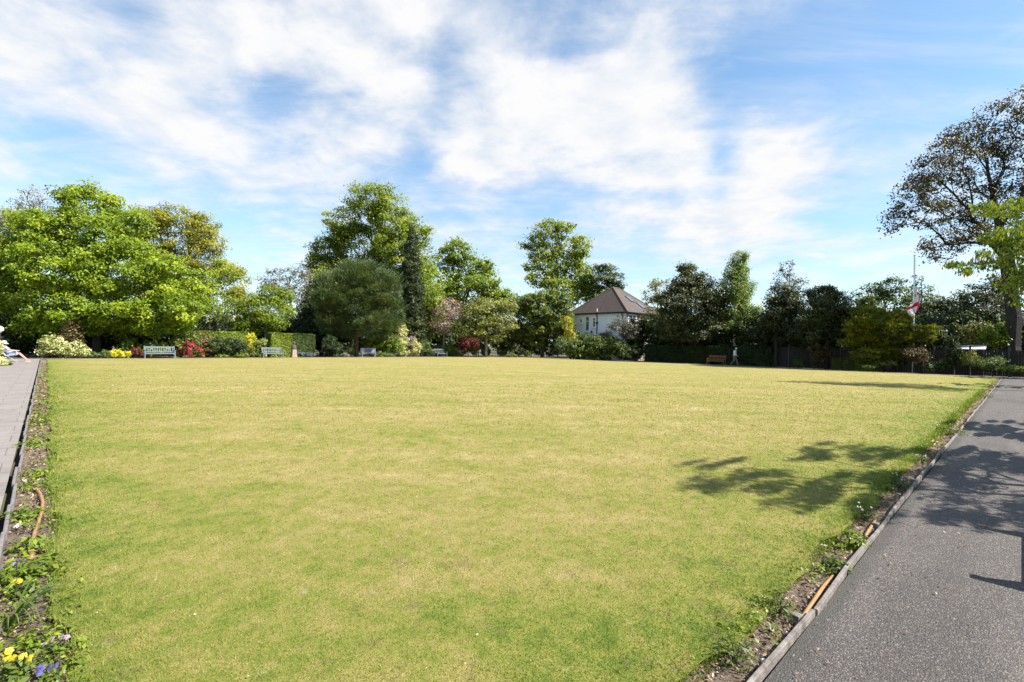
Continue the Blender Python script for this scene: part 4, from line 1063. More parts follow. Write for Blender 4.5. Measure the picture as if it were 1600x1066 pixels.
# pale shed roof behind the fence
sp = at(1455, 540, DR(1455, 5.2)); sq = at(1537, 540, DR(1537, 5.2)); Ls = (sq-sp).length
dsh = sq-sp
shed = empty('shed', Vector((sp.x, sp.y, -.06)), math.atan2(dsh.y, dsh.x))
tag(shed, 'low shed behind the fence with a pale sheet roof', 'shed')
M_sheet = plain('pale_sheet_roof', (.62, .62, .62), .6, .12, 5)
mb = MB(); mb.box(0, Ls, 0, 2.2, 0, 1.95); mb.build('wall', plain('shed_boards', (.13, .10, .08), .8, .3, 4), shed)
mb = MB(); mb.add([(-.1, -.12, 1.97), (Ls+.1, -.12, 1.97), (Ls+.1, 2.3, 2.32), (-.1, 2.3, 2.32), (-.1, -.12, 2.02), (Ls+.1, -.12, 2.02), (Ls+.1, 2.3, 2.37), (-.1, 2.3, 2.37)],
                  [(0, 3, 2, 1), (4, 5, 6, 7), (0, 1, 5, 4), (1, 2, 6, 5), (2, 3, 7, 6), (3, 0, 4, 7)])
mb.build('roof', M_sheet, shed)

# ------------------------------------------------------------------ timber fence behind the far right border
M_fence = plain('dark_fence_board', (.024, .019, .016), .85, .35, 5, bmp=.4)
M_post = plain('grey_fence_post', (.06, .058, .06), .85, .25, 5, bmp=.3)
fa = at(1196, 540, DR(1196, 3.3)); fb = UV(U1+3.3, -5.5)
fd = fb-fa; fd.z = 0; Lf = fd.length
fence = empty('timber_fence', Vector((fa.x, fa.y, -.06)), math.atan2(fd.y, fd.x))
tag(fence, 'long dark timber board fence along the right of the border', 'fence')
npan = int(Lf/1.9)
for i in range(npan+1):
    x = i*Lf/npan
    pale = i in (npan-7, npan-6, npan-4)
    mb = MB(); mb.box(x-.055, x+.055, -.07, .05, 0, 2.12 + (.12 if pale else 0))
    mb.build('post', M_post, fence, bevel=.01)
    if i < npan:
        mb = MB(); x0, x1 = x+.057, x+Lf/npan-.057
        nb = 14
        for k in range(nb):
            a0 = x0+(x1-x0)*k/nb; a1 = x0+(x1-x0)*(k+1)/nb-.006
            mb.box(a0, a1, .0, .018+.006*(k % 2), .05, 1.9+random.uniform(-.008, .008))
        mb.box(x0, x1, -.03, -.002, 1.50, 1.6); mb.box(x0, x1, -.03, -.002, .4, .5); mb.box(x0, x1, -.035, .03, 1.915, 1.95)
        mb.build('panel', M_fence, fence)

# ------------------------------------------------------------------ flagpole with a limp flag
fp = at(1427, 540, 38.5); fp.z = -.06
pole = empty('flagpole', fp); tag(pole, 'tall white flagpole rising behind the golden conifers', 'flagpole')
M_white = plain('white_gloss_paint', (.8, .8, .8), .35, .05, 3, bmp=0)
ztop = at(1427, 400, 38.5).z
mb = MB(); mb.tube([(0, 0, 0), (0, 0, 3), (0, 0, ztop)], [.075, .065, .035], 12); mb.build('pole', M_white, pole, smooth=True)
mb = MB(); mb.lathe([(.01, 0), (.06, .03), (.075, .08), (.055, .13), (.005, .16)], 10, (0, 0, ztop)); mb.build('finial', M_white, pole, smooth=True)
mb = MB(); mb.tube([(.06, -.04, 1.2), (.075, -.04, ztop*.5), (.05, -.03, ztop-.05)], .006, 5); mb.build('halyard', M_post, pole)
def mat_flag():
    m, nt, b = new_mat('flag_cloth')
    uvn = nt.nodes.new('ShaderNodeTexCoord').outputs['UV']
    sep = nt.nodes.new('ShaderNodeSeparateXYZ'); nt.links.new(uvn, sep.inputs[0])
    a = math_n(nt, 'LESS_THAN', math_n(nt, 'ABSOLUTE', math_n(nt, 'SUBTRACT', sep.outputs[0], .5)), .075)
    c = math_n(nt, 'LESS_THAN', math_n(nt, 'ABSOLUTE', math_n(nt, 'SUBTRACT', sep.outputs[1], .5)), .11)
    f = math_n(nt, 'MAXIMUM', a, c)
    col = mixc(nt, f, (.80, .80, .82), (.62, .012, .03))
    nt.links.new(col, b.inputs['Base Color']); b.inputs['Roughness'].default_value = .8
    t = nt.nodes.new('ShaderNodeBsdfTranslucent'); nt.links.new(col, t.inputs[0])
    mx = nt.nodes.new('ShaderNodeMixShader'); mx.inputs[0].default_value = .35
    nt.links.new(b.outputs[0], mx.inputs[1]); nt.links.new(t.outputs[0], mx.inputs[2])
    nt.links.new(mx.outputs[0], nt.nodes['Material Output'].inputs[0])
    return m
zf = at(1427, 446, 38.5).z; Hf, Wf = 1.7, 2.3
ns, ntv = 40, 20
vs_, fs_, uvs_ = [], [], []
for i in range(ns+1):
    s = i/ns
    for j in range(ntv+1):
        t = j/ntv
        # cloth hanging from the hoist: it swings out a little to the left at mid drop and folds back under
        drop = Hf*t*(.72+.28*(1-s)) + Wf*s*.56 + .04*math.sin(s*9+t*4)
        out = .50*math.sin(min(1, s*1.05)*math.pi*.8)*(.25+.75*math.sin(math.pi*min(1, .15+t*.8)))
        fold = .13*math.sin(s*16+t*1.5)*min(1, s*4)
        sidex = .40*out + fold*.75 - .75*max(0, s-.55)/.45*math.sin(math.pi*t*.9)
        vs_.append((sidex, -.09 - .35*out*.5 + .12*math.cos(s*16+t)*min(1, s*4), zf - drop)); uvs_.append((s, 1-t))
for i in range(ns):
    for j in range(ntv):
        a0 = i*(ntv+1)+j; fs_.append((a0, a0+1, a0+ntv+2, a0+ntv+1))
me = bpy.data.meshes.new('flag'); me.from_pydata(vs_, [], fs_); me.update()
uvl = me.uv_layers.new(name='uv')
for lp in me.loops: uvl.data[lp.index].uv = uvs_[lp.vertex_index]
me.polygons.foreach_set('use_smooth', [True]*len(me.polygons))
fl = link('flag', me, mat_flag(), None, fp + Vector((0, 0, .06)))
sm = fl.modifiers.new('thick', 'SOLIDIFY'); sm.thickness = .004
tag(fl, 'white flag with a red cross hanging limp from the flagpole', 'flag')

# ------------------------------------------------------------------ benches
def slat_bench(mat, label, loc, rz, Lb=1.9, slats=13, group=None, feet=None):
    r = empty('garden_bench', loc, rz); tag(r, label, 'bench', group)
    h = Lb/2
    mb = MB()
    for k in range(5): mb.box(-h+.05, h-.05, -.22+k*.1, -.22+k*.1+.082, .42, .445)
    mb.box(-h+.07, h-.07, -.235, -.205, .34, .415); mb.box(-h+.07, h-.07, .25, .275, .34, .415)
    mb.build('seat', mat, r)
    mb = MB()
    tilt = Matrix.Translation((0, .27, .44)) @ Matrix.Rotation(math.radians(-12), 4, 'X')
    mb.box(-h+.07, h-.07, -.02, .02, .40, .50, tilt); mb.box(-h+.07, h-.07, -.015, .015, .06, .12, tilt)
    for k in range(slats):
        x = -h+.13 + (Lb-.26)*k/(slats-1)
        mb.box(x-.028, x+.028, -.009, .009, .12, .40, tilt)
    mb.build('backrest', mat, r)
    for s in (-1, 1):
        x = s*(h-.035)
        mb = MB(); mb.box(x-.034, x+.034, -.27, -.20, 0, .62); mb.build('leg', mat, r, bevel=.006)
        mb = MB()
        mb.bar((x, .285, 0), (x, .27, .45), .068); mb.bar((x, .27, .45), (x, .385, .98), .066)
        mb.build('leg', mat, r, bevel=.006)
        mb = MB(); mb.box(x-.042, x+.042, -.31, .30, .622, .655); mb.build('armrest', mat, r, bevel=.006)
        mb = MB(); mb.box(x-.02, x+.02, -.2, .255, .2, .26); mb.build('stretcher', mat, r)
    return r
M_bench = plain('grey_weathered_paint', (.115, .14, .15), .75, .18, 7, bmp=.3)
M_benchb = plain('brown_stained_wood', (.20, .086, .030), .6, .3, 7, bmp=.3)
M_benchg = plain('dark_grey_paint', (.08, .095, .11), .7, .2, 7, bmp=.3)
def border_spot(px, off):
    p = at(px, 550, DL(px, off)); p.z = .012; return p
slat_bench(M_bench, 'pale grey slatted bench left of the crimson azalea', border_spot(250, .8), ANG, 2.05)
slat_bench(M_bench, 'pale grey slatted bench in front of the square cut hedge block', border_spot(426, .8), ANG, 1.75, 11)
slat_bench(M_benchg, 'small dark grey bench in front of the clipped dome hedge', border_spot(689, .7), ANG+.12, 1.55, 9)
# silver bench with a plain panel back
p = border_spot(576, .8)
r = empty('metal_bench', p, ANG-.25); tag(r, 'silver metal bench with a dark centre panel near the pine trunk', 'bench')
M_silver = plain('silver_metal_paint', (.26, .27, .31), .4, .1, 5, bmp=0)
mb = MB(); mb.box(-.75, .75, -.24, .24, .42, .455); mb.build('seat', M_silver, r, bevel=.008)
mb = MB(); mb.box(-.78, .78, .25, .285, .5, .95); bk = mb.build('backrest', M_silver, r, bevel=.008)
mb = MB(); mb.box(-.36, .36, .236, .248, .54, .91); mb.build('panel', plain('dark_blue_panel', (.09, .09, .17), .5, .2, 5), bk)
for sx in (-.7, .7):
    for sy in (-.2, .25):
        mb = MB(); mb.tube([(sx, sy, 0), (sx, sy, .42 if sy < 0 else .55)], .022, 8); mb.build('leg', M_silver, r)
    mb = MB(); mb.tube([(sx, -.2, .41), (sx, -.22, .63), (sx, .25, .66)], .02, 8); mb.build('armrest', M_silver, r)
# brown bench on the far right path, facing the green
g = at(1119, 560, DR(1119, 1.9)); g.z = -.03
slat_bench(M_benchb, 'brown wooden bench in the shade before the long hedge', g, ANG-math.pi/2, 1.7, 11)
# bench beside the asphalt path, just right of the view
b0 = UV(5.98, -.60, .0)
slat_bench(M_benchb, 'brown wooden bench right beside the asphalt path whose shadow falls across it', b0, ANG+math.pi, 1.5, 11)

# stone pedestal
p = border_spot(459, 1.25)
r = empty('stone_pedestal', p, ANG+.1); tag(r, 'weathered stone pedestal topped by a small dark carved figure', 'pedestal')
M_stone = plain('pale_sandstone', (.24, .185, .145), .9, .25, 9, bmp=.6)
M_dstone = plain('dark_weathered_stone', (.07, .055, .048), .9, .45, 12, bmp=.8)
mb = MB(); mb.box(-.27, .27, -.27, .27, 0, .1); mb.add([(-.24, -.24, .1), (.24, -.24, .1), (.24, .24, .1), (-.24, .24, .1), (-.19, -.19, .76), (.19, -.19, .76), (.19, .19, .76), (-.19, .19, .76)], [(0, 1, 5, 4), (1, 2, 6, 5), (2, 3, 7, 6), (3, 0, 4, 7), (4, 5, 6, 7)])
mb.build('shaft', M_stone, r, bevel=.02)
mb = MB(); mb.lathe([(.19, .762), (.24, .80), (.24, .86), (.21, .95), (.23, 1.06), (.17, 1.14), (.09, 1.19), (.075, 1.24), (.125, 1.30), (.14, 1.40), (.11, 1.50), (.03, 1.55)], 14)
mb.build('carved_top', M_dstone, r, smooth=True)

# globe lamp at the left edge
lp = at(-1, 530, 31.5); lp.z = 0
r = empty('globe_lamp', lp); tag(r, 'white globe lamp on a short dark post cut by the left edge', 'lamp')
zl = at(-1, 514.5, 31.5).z
mb = MB(); mb.tube([(0, 0, 0), (0, 0, .4), (0, 0, zl-.2)], [.06, .045, .04], 10); mb.build('post', M_fascia, r, smooth=True)
mb = MB(); mb.lathe([(.1, -.21)] + [(.2*math.sin(a), -.2*math.cos(a)) for a in np.linspace(.45, 3.1, 12)], 20, (0, 0, zl)); mb.build('globe', M_upvc, r, smooth=True)

# ------------------------------------------------------------------ people
def capsule(mb, a, b, ra, rb, n=12, m=4):
    a = Vector(a); b = Vector(b); d = (b-a)
    d = d.normalized() if d.length > 1e-6 else Vector((0, 0, 1))
    ref = Vector((0, 0, 1)) if abs(d.z) < .9 else Vector((1, 0, 0))
    x = d.cross(ref).normalized(); y = d.cross(x)
    rings = []
    for i in range(m): t = -math.pi/2 + (math.pi/2)*(i+.35)/m; rings.append((a + d*ra*math.sin(t), ra*math.cos(t)))
    rings.append((a, ra)); rings.append((b, rb))
    for i in range(m): t = (math.pi/2)*(i+.65)/m; rings.append((b + d*rb*math.sin(t), rb*math.cos(t)))
    vs = []; fs = []
    for c, r in rings:
        for k in range(n):
            w = 2*math.pi*k/n; vs.append(c + (x*math.cos(w)+y*math.sin(w))*r)
    for i in range(len(rings)-1):
        for k in range(n):
            k2 = (k+1) % n; fs.append((i*n+k, i*n+k2, (i+1)*n+k2, (i+1)*n+k))
    fs.append(tuple(range(n))[::-1]); fs.append(tuple((len(rings)-1)*n+k for k in range(n)))
    mb.add(vs, fs)
def ellip(mb, c, r, n=14, m=9, M=None):
    vs = []; fs = []
    for i in range(m):
        t = math.pi*(i+.5)/m
        for k in range(n):
            w = 2*math.pi*k/n
            p = Vector((r[0]*math.sin(t)*math.cos(w), r[1]*math.sin(t)*math.sin(w), r[2]*math.cos(t)))
            vs.append((M @ p if M else p) + Vector(c))
    for i in range(m-1):
        for k in range(n):
            k2 = (k+1) % n; fs.append((i*n+k, (i+1)*n+k, (i+1)*n+k2, i*n+k2))
    fs.append(tuple(range(n))); fs.append(tuple((m-1)*n+k for k in range(n))[::-1])
    mb.add(vs, fs)
def fused(mb, name, mat, parent, voxel=.011, smooth=3):
    o = mb.build(name, mat, parent, smooth=True)
    r = o.modifiers.new('remesh', 'REMESH'); r.mode = 'VOXEL'; r.voxel_size = voxel; r.use_smooth_shade = True
    s = o.modifiers.new('smooth', 'SMOOTH'); s.iterations = smooth; s.factor = .5
    return o
def hand(mb, w, d, nrm, side):
    """palm and five bent fingers at wrist w, pointing along d with palm normal nrm"""
    w = Vector(w); d = Vector(d).normalized(); nrm = Vector(nrm).normalized(); s = d.cross(nrm)*side
    capsule(mb, w, w+d*.06+s*.015, .026, .028); capsule(mb, w, w+d*.065-s*.018, .026, .026)
    for k, ln_ in enumerate((.07, .08, .075, .058)):
        b = w + d*.085 + s*(.03-.02*k)
        k1 = b + d*ln_*.5 + nrm*.008; k2 = k1 + d*ln_*.36 + nrm*.028
        capsule(mb, b-d*.02, k1, .0105, .0095, 8, 3); capsule(mb, k1, k2, .0095, .008, 8, 3)
    t0 = w + d*.02 + s*.03; t1 = t0 + d*.035 + s*.03 + nrm*.012; t2 = t1 + d*.03 + nrm*.012
    capsule(mb, t0, t1, .013, .011, 8, 3); capsule(mb, t1, t2, .011, .009, 8, 3)
def head(mb, c, f, up_):
    """skull, jaw, nose, brow, lips, ears; f is the way the face looks"""
    c = Vector(c); f = Vector(f).normalized(); up_ = Vector(up_); s = f.cross(up_).normalized(); up_ = s.cross(f).normalized()
    R = Matrix((s, f, up_)).transposed()
    ellip(mb, c, (.075, .095, .105), M=R)
    ellip(mb, c+f*.032-up_*.055, (.052, .055, .06), M=R)
    capsule(mb, c+f*.092+up_*.012, c+f*.112-up_*.022, .009, .014, 8, 3)
    ellip(mb, c+f*.082-up_*.057, (.024, .012, .010), M=R)
    for k in (-1, 1):
        ellip(mb, c+s*k*.076-f*.005-up_*.008, (.012, .022, .032), M=R)
        ellip(mb, c+f*.082+s*k*.03+up_*.028, (.024, .013, .009), M=R)
    return s, f, up_
M_skin = plain('skin', (.32, .17, .13), .55, .08, 20, bmp=0)
M_skin2 = plain('pink_skin', (.36, .2, .165), .55, .08, 20, bmp=0)  # slightly lighter, pinker skin tone for the woman
M_eye = plain('eye', (.03, .025, .02), .2, .1, 5, bmp=0)
def eyes(parent, c, s, f, up_):
    for k in (-1, 1):
        mb = MB(); ellip(mb, Vector(c)+f*.083+s*k*.03+up_*.010, (.011, .011, .009), 8, 6); mb.build('eye', M_eye, parent, smooth=True)

# walking man: faces local +X, in profile to the camera
mp = at(1147.5, 560, DR(1147.5, .8)); mp.z = .016
man = empty('person', mp, math.atan2(-VH.y, -VH.x)); tag(man, 'grey haired man in a pale shirt and brown trousers walking along the hedge', 'person')
hipz, kneel = .92, .0
HL_, HR_ = Vector((0, .09, .90)), Vector((0, -.09, .90))
KL, KR = Vector((.16, .095, .50)), Vector((.02, -.09, .47))
AL, AR = Vector((.30, .10, .09)), Vector((-.29, -.09, .16))
sh = Vector((.07, 0, 1.40)); hd = Vector((.16, 0, 1.60))
ELL, ELR = Vector((-.12, .25, 1.14)), Vector((.13, -.25, 1.13))
WL, WR = Vector((-.05, .25, .90)), Vector((.30, -.21, .97))
mb = MB()
ellip(mb, (.0, 0, .95), (.115, .155, .13)); ellip(mb, (.035, 0, 1.2), (.115, .16, .2)); ellip(mb, (.045, 0, 1.36), (.105, .185, .11))
capsule(mb, sh, hd-Vector((.03, 0, .06)), .06, .052)
hs, hf, hu = head(mb, hd, (.9, 0, -.45), (0.45, 0, .9))
for H_, K_, A_, s_ in ((HL_, KL, AL, 1), (HR_, KR, AR, -1)):
    capsule(mb, H_, K_, .085, .058); capsule(mb, K_, A_, .056, .038)
    toe = A_ + (Vector((.17, 0, -.03)) if s_ > 0 else Vector((.12, 0, -.12))); capsule(mb, A_-Vector((.02, 0, .045)), toe-Vector((0, 0, .02)), .04, .03)
for s_, E_, W_ in ((1, ELL, WL), (-1, ELR, WR)):
    S_ = sh + Vector((-.02, s_*.185, -.02))
    capsule(mb, S_, E_, .052, .042); capsule(mb, E_, W_, .041, .028)
    hand(mb, W_, (W_-E_), (0, -s_, 0), s_)
body = fused(mb, 'body', M_skin, man, .009)
eyes(man, hd, hs, hf, hu)
mb = MB()
ellip(mb, (.005, 0, .99), (.135, .172, .12)); ellip(mb, (.035, 0, 1.2), (.135, .178, .22)); ellip(mb, (.045, 0, 1.36), (.122, .198, .115))
for s_, E_, W_ in ((1, ELL, WL), (-1, ELR, WR)):
    S_ = sh + Vector((-.02, s_*.185, -.02)); capsule(mb, S_, E_, .068, .058); capsule(mb, E_, E_.lerp(W_, .82), .056, .044)
fused(mb, 'shirt', plain('pale_blue_shirt', (.66, .68, .76), .85, .07, 8), man, .012)
mb = MB()
ellip(mb, (0, 0, .92), (.128, .168, .1))
for H_, K_, A_ in ((HL_, KL, AL), (HR_, KR, AR)): capsule(mb, H_, K_, .1, .074); capsule(mb, K_, A_+Vector((0, 0, .0)), .072, .058)
fused(mb, 'trousers', plain('brown_trousers', (.17, .13, .09), .9, .15, 8), man, .012)
for A_, toe in ((AL, Vector((.19, 0, -.045))), (AR, Vector((.13, 0, -.12)))):
    mb = MB(); capsule(mb, A_-Vector((.05, 0, .045)), A_+toe, .048, .036); ellip(mb, A_-Vector((.02, 0, .04)), (.055, .05, .05))
    fused(mb, 'shoe', plain('dark_shoe_leather', (.04, .03, .025), .5, .2, 8), man, .01, 2)
mb = MB()
ellip(mb, hd - hf*.018 + hu*.024, (.084, .098, .098), M=Matrix((hs, hf, hu)).transposed())
fused(mb, 'hair', plain('grey_hair', (.62, .60, .58), .9, .12, 25, bmp=.4), man, .01, 1)

# reclining woman in a sun hat on a folding chair, facing the green (local +X)
wp = G(16, 565.5); wp.z = .006
chair = empty('folding_chair', wp, ANG-.1); tag(chair, 'folding garden chair at the end of the slab path', 'chair')
M_frame = plain('grey_tube_frame', (.40, .41, .43), .4, .1, 4, bmp=0)
M_canvas = plain('striped_canvas', (.45, .46, .52), .9, .15, 12)
for s in (-1, 1):
    y = s*.29
    mb = MB(); mb.tube([(-.35, y, 0), (.28, y, .44), (.3, y, .66)], .013, 7); mb.build('leg', M_frame, chair, smooth=True)
    mb = MB(); mb.tube([(.34, y*.93, 0), (-.12, y*.93, .38)], .013, 7); mb.build('leg', M_frame, chair, smooth=True)
    mb = MB(); mb.tube([(-.33, y, .66), (.36, y, .68)], .018, 7); mb.build('armrest', M_frame, chair, smooth=True)
mb = MB()
mb.add([(-.17, -.27, .40), (.33, -.27, .46), (.33, .27, .46), (-.17, .27, .40), (-.17, -.27, .37), (.33, -.27, .43), (.33, .27, .43), (-.17, .27, .37)], [(0, 1, 2, 3), (7, 6, 5, 4), (0, 4, 5, 1), (1, 5, 6, 2), (2, 6, 7, 3), (3, 7, 4, 0)])
mb.build('seat', M_canvas, chair)
mb = MB()
mb.add([(-.17, -.27, .40), (-.17, .27, .40), (-.55, .27, 1.02), (-.55, -.27, 1.02), (-.20, -.27, .385), (-.20, .27, .385), (-.58, .27, 1.0), (-.58, -.27, 1.0)], [(0, 1, 2, 3), (7, 6, 5, 4), (0, 4, 5, 1), (1, 5, 6, 2), (2, 6, 7, 3), (3, 7, 4, 0)])
mb.build('backrest', M_canvas, chair)
wom = empty('person', wp, ANG-.1); tag(wom, 'woman in a wide white sun hat and lilac top reclining with bare legs stretched out', 'person')
hp = Vector((-.02, 0, .50)); ch_ = Vector((-.26, 0, .86)); nk = Vector((-.31, 0, 1.0)); hd2 = Vector((-.30, 0, 1.12))
mb = MB()
ellip(mb, hp, (.14, .17, .11)); capsule(mb, hp+Vector((-.02, 0, .04)), ch_, .12, .125); capsule(mb, ch_+Vector((0, -.1, .04)), ch_+Vector((0, .1, .04)), .085, .085)
capsule(mb, ch_+Vector((-.02, 0, .08)), hd2-Vector((0, 0, .07)), .055, .048)
ws, wf, wu = head(mb, hd2, (1, 0, -.25), (.25, 0, 1))
for s in (-1, 1):
    kn = Vector((.40, s*.11, .50)); an = Vector((.72, s*.12, .13))
    capsule(mb, hp+Vector((.03, s*.085, 0)), kn, .085, .06); capsule(mb, kn, an, .058, .036)
    capsule(mb, an+Vector((-.02, 0, -.06)), an+Vector((.15, s*.02, -.05)), .036, .026)
    S_ = ch_+Vector((-.02, s*.18, .05)); E_ = Vector((-.05, s*.30, .72)); W_ = Vector((.17, s*.26, .70))
    capsule(mb, S_, E_, .048, .038); capsule(mb, E_, W_, .037, .026)
    hand(mb, W_, W_-E_, (0, 0, -1), s)
fused(mb, 'body', M_skin2, wom, .009)
eyes(wom, hd2, ws, wf, wu)
mb = MB()
capsule(mb, hp+Vector((-.05, 0, .08)), ch_, .135, .14); capsule(mb, ch_+Vector((0, -.11, .03)), ch_+Vector((0, .11, .03)), .1, .1)
for s in (-1, 1): capsule(mb, ch_+Vector((-.02, s*.18, .05)), Vector((-.11, s*.255, .80)), .062, .055)
fused(mb, 'top', plain('lilac_cotton', (.26, .25, .36), .9, .1, 10), wom, .012)
mb = MB(); ellip(mb, hp, (.16, .185, .125))
for s in (-1, 1): capsule(mb, hp+Vector((.03, s*.09, 0)), Vector((.27, s*.105, .51)), .102, .088)
fused(mb, 'shorts', plain('pale_blue_shorts', (.27, .3, .42), .9, .1, 10), wom, .012)
mb = MB(); ellip(mb, hd2-wf*.03, (.085, .095, .105), M=Matrix((ws, wf, wu)).transposed()); fused(mb, 'hair', plain('brown_hair', (.09, .05, .03), .8, .2, 20), wom, .012, 1)
mb = MB()
mb.lathe([(.235, .030), (.20, .055), (.12, .075), (.112, .13), (.09, .175), (.03, .19)], 22); mb.lathe([(.236, .028), (.19, .045), (.115, .066), (.11, .07)], 22)
ht = mb.build('sun_hat', plain('white_straw', (.55, .5, .45), .85, .08, 20), wom, hd2 + Vector((-.005, 0, -.005)), smooth=True)
ht.rotation_euler = (0, math.radians(14), 0)
for s in (-1, 1):
    mb = MB(); mb.box(.68, .90, s*.125-.045, s*.125+.045, 0.0, .025); mb.build('sandal', M_frame, wom, bevel=.01)

# ------------------------------------------------------------------ planting strips: litter, weeds, flowers, pipe
def strip_pts(n, side, near=1.0, far=44, spread=(0, .3)):
    s = np.exp(rng.uniform(np.log(near), np.log(far), n))
    w = rng.uniform(spread[0], spread[1], n)
    if side == 'L': return np.stack([U0+w, V0-.2+s, np.full(n, -.03)], 1), s
    return np.stack([U0+.3+s, V0+w, np.full(n, -.03)], 1), s
for side in 'LR':
    P, s = strip_pts(8500, side, .4, 40, (.02, .38))
    n = len(P); sz = rng.uniform(.008, .035, n)*np.clip(s*.12+.7, .8, 2.5)
    o = quads('litter', leaf_verts(P+np.array([0, 0, .012])*rng.random(n)[:, None]*2, unit(rng.normal(size=(n, 3))*.5+np.array([0, 0, 1])), sz, .4), rng.random(n), L['twig'])
    o.rotation_euler = (0, 0, ANG)
    tag(o, 'dry leaves and twigs lying in the soil strip by the %s path' % ('slab' if side == 'L' else 'asphalt'), 'litter', None, 'stuff')
    P, s = strip_pts(640 if side == 'L' else 520, side, .5, 42, (.05, .40 if side == 'L' else .34))
    dn = np.sin(P[:, 1 if side == 'L' else 0]*1.9)+np.sin(P[:, 1 if side == 'L' else 0]*4.3+1)
    P = P[dn > (-.3 if side == 'L' else .1)]
    k = 9; C = np.repeat(P, k, 0); n = len(C)
    sc = np.clip(np.repeat(np.linalg.norm(P[:, :2], axis=1), k)*.07+.6, .7, 1.7)
    C = C + rng.normal(size=(n, 3))*np.array([.03, .03, .014])*sc[:, None] + np.array([0, 0, .04])
    C[:, 2] = np.maximum(C[:, 2], -.02)
    o = quads('weeds', leaf_verts(C, unit(rng.normal(size=(n, 3))*.6+np.array([0, 0, 1])), rng.uniform(.018, .05, n)*sc, .5), .55+rng.normal(0, .22, n), L['hedge'])
    o.rotation_euler = (0, 0, ANG)
    tag(o, 'low green weeds growing along the soil strip by the %s path' % ('slab' if side == 'L' else 'asphalt'), 'weeds', None, 'stuff')
# long grass fringe on the turf edges
P1, s1 = strip_pts(9000, 'R', .4, 30, (.20, .36)); P2, s2 = strip_pts(3000, 'L', .4, 9, (.27, .36))
P = np.concatenate([P1, P2]); s = np.concatenate([s1, s2]); n = len(P)
h = rng.uniform(.03, .10, n)*np.clip(.6+s*.05, .7, 1.6); w = .0022*np.clip(s*.35, 1, 6); a = rng.uniform(0, 6.28, n); wa = rng.uniform(0, 6.28, n)
Wv = np.stack([np.cos(wa)*w, np.sin(wa)*w, 0*w], 1); P[:, 2] = -.03
tip = P + np.stack([np.cos(a)*h*.6, np.sin(a)*h*.6, h], 1)
o = quads('long_grass', np.stack([P-Wv, P+Wv, tip], 1).reshape(-1, 3), .5+rng.normal(0, .25, n), L['hedge'], None, None, 3); o.rotation_euler = (0, 0, ANG)
tag(o, 'longer uncut grass fringing the edge of the turf', 'grass', None, 'stuff')
nlf = 420; al = np.exp(rng.uniform(np.log(1.2), np.log(30), nlf)); wv = V0-.04-np.abs(rng.normal(0, .28, nlf))
Cl = np.stack([U0+.6+al, wv, np.full(nlf, .016)], 1)
o = quads('litter', leaf_verts(Cl, unit(rng.normal(size=(nlf, 3))*.3+np.array([0, 0, 1])), rng.uniform(.008, .03, nlf)*np.clip(al*.1+.6, .7, 1.6), .45), rng.random(nlf), L['twig']); o.rotation_euler = (0, 0, ANG)
tag(o, 'dry leaf scraps blown along the edge of the asphalt path', 'litter', None, 'stuff')
# pale fallen petals on the turf
n = 170; Dp = np.exp(rng.uniform(np.log(2), np.log(40), n)); xp = rng.uniform(-1, 1, n)*Dp
up_ = xp*math.cos(ANG)+Dp*math.sin(ANG); vp_ = -xp*math.sin(ANG)+Dp*math.cos(ANG); ok = (up_ > .2) & (vp_ > 1.3) & (up_ < 44) & (vp_ < 45)
up_, vp_, Dp = up_[ok], vp_[ok], Dp[ok]
C = np.stack([up_, vp_, lawn_z(up_, vp_)+.014], 1)
o = quads('petals', leaf_verts(C, unit(rng.normal(size=C.shape)*.4+np.array([0, 0, 1])), rng.uniform(.008, .022, len(C))*np.clip(Dp*.16, .8, 2.2), .6), rng.random(len(C)), L['white']); o.rotation_euler = (0, 0, ANG)
tag(o, 'tiny white petals scattered over the turf', 'petals', None, 'stuff')

def clump_plant(name, label, cat, px, py, rad, hgt, n, leaf, mat, aspect=.5, flower=None, upright=.3, tint=(.5, .2), group=None):
    p = G(px, py, -.03); r = empty(name, p); tag(r, label, cat, group)
    d = unit(rng.normal(size=(n, 3))); d[:, 2] = np.abs(d[:, 2])
    rr = rng.random(n)**.5
    C = d*np.array([rad, rad, hgt])*rr[:, None]
    nrm = unit(d*.4 + rng.normal(size=(n, 3))*.4 + np.array([0, 0, 1-upright]))
    quads('foliage', leaf_verts(C, nrm, leaf*rng.uniform(.6, 1.3, n), aspect), tint[0]+rng.normal(0, tint[1], n), mat, r)
    mb = MB()
    for k in range(7):
        a = rng.uniform(0, 6.28); q = Vector((math.cos(a)*rad*.6, math.sin(a)*rad*.6, hgt*.7)); mb.tube([(0, 0, -.01), q*.5+Vector((0, 0, hgt*.15)), q], [.004, .003, .002], 5)
    mb.build('stem', L['mid'], r)
    if flower:
        fm, cnt, fs = flower
        for k in range(cnt):
            a = rng.uniform(0, 6.28); q = np.array([math.cos(a)*rad*rng.uniform(.1, .8), math.sin(a)*rad*rng.uniform(.1, .8), hgt*rng.uniform(.85, 1.2)])
            nn = unit(np.array([rng.normal()*.4-.1, -.8+rng.normal()*.3, .7])[None])[0]
            t = unit(np.cross(nn, [0, 0, 1.])[None])[0]; b = np.cross(nn, t)
            PC = []; PN = []
            for j in range(5):
                an = j*2*math.pi/5+.3; PC.append(q+(t*math.cos(an)+b*math.sin(an))*fs*.3); PN.append(nn+(t*math.cos(an)+b*math.sin(an))*.25)
            quads('flower', leaf_verts(np.array(PC), unit(np.array(PN)), np.full(5, fs*.75), .95), .5+rng.normal(0, .2, 5), fm, r)
    return r
clump_plant('pansy', 'yellow flowering pansy half way down the left soil strip', 'flowers', 37, 930, .10, .09, 90, .045, L['mid'], flower=(L['yellowp'], 4, .028))
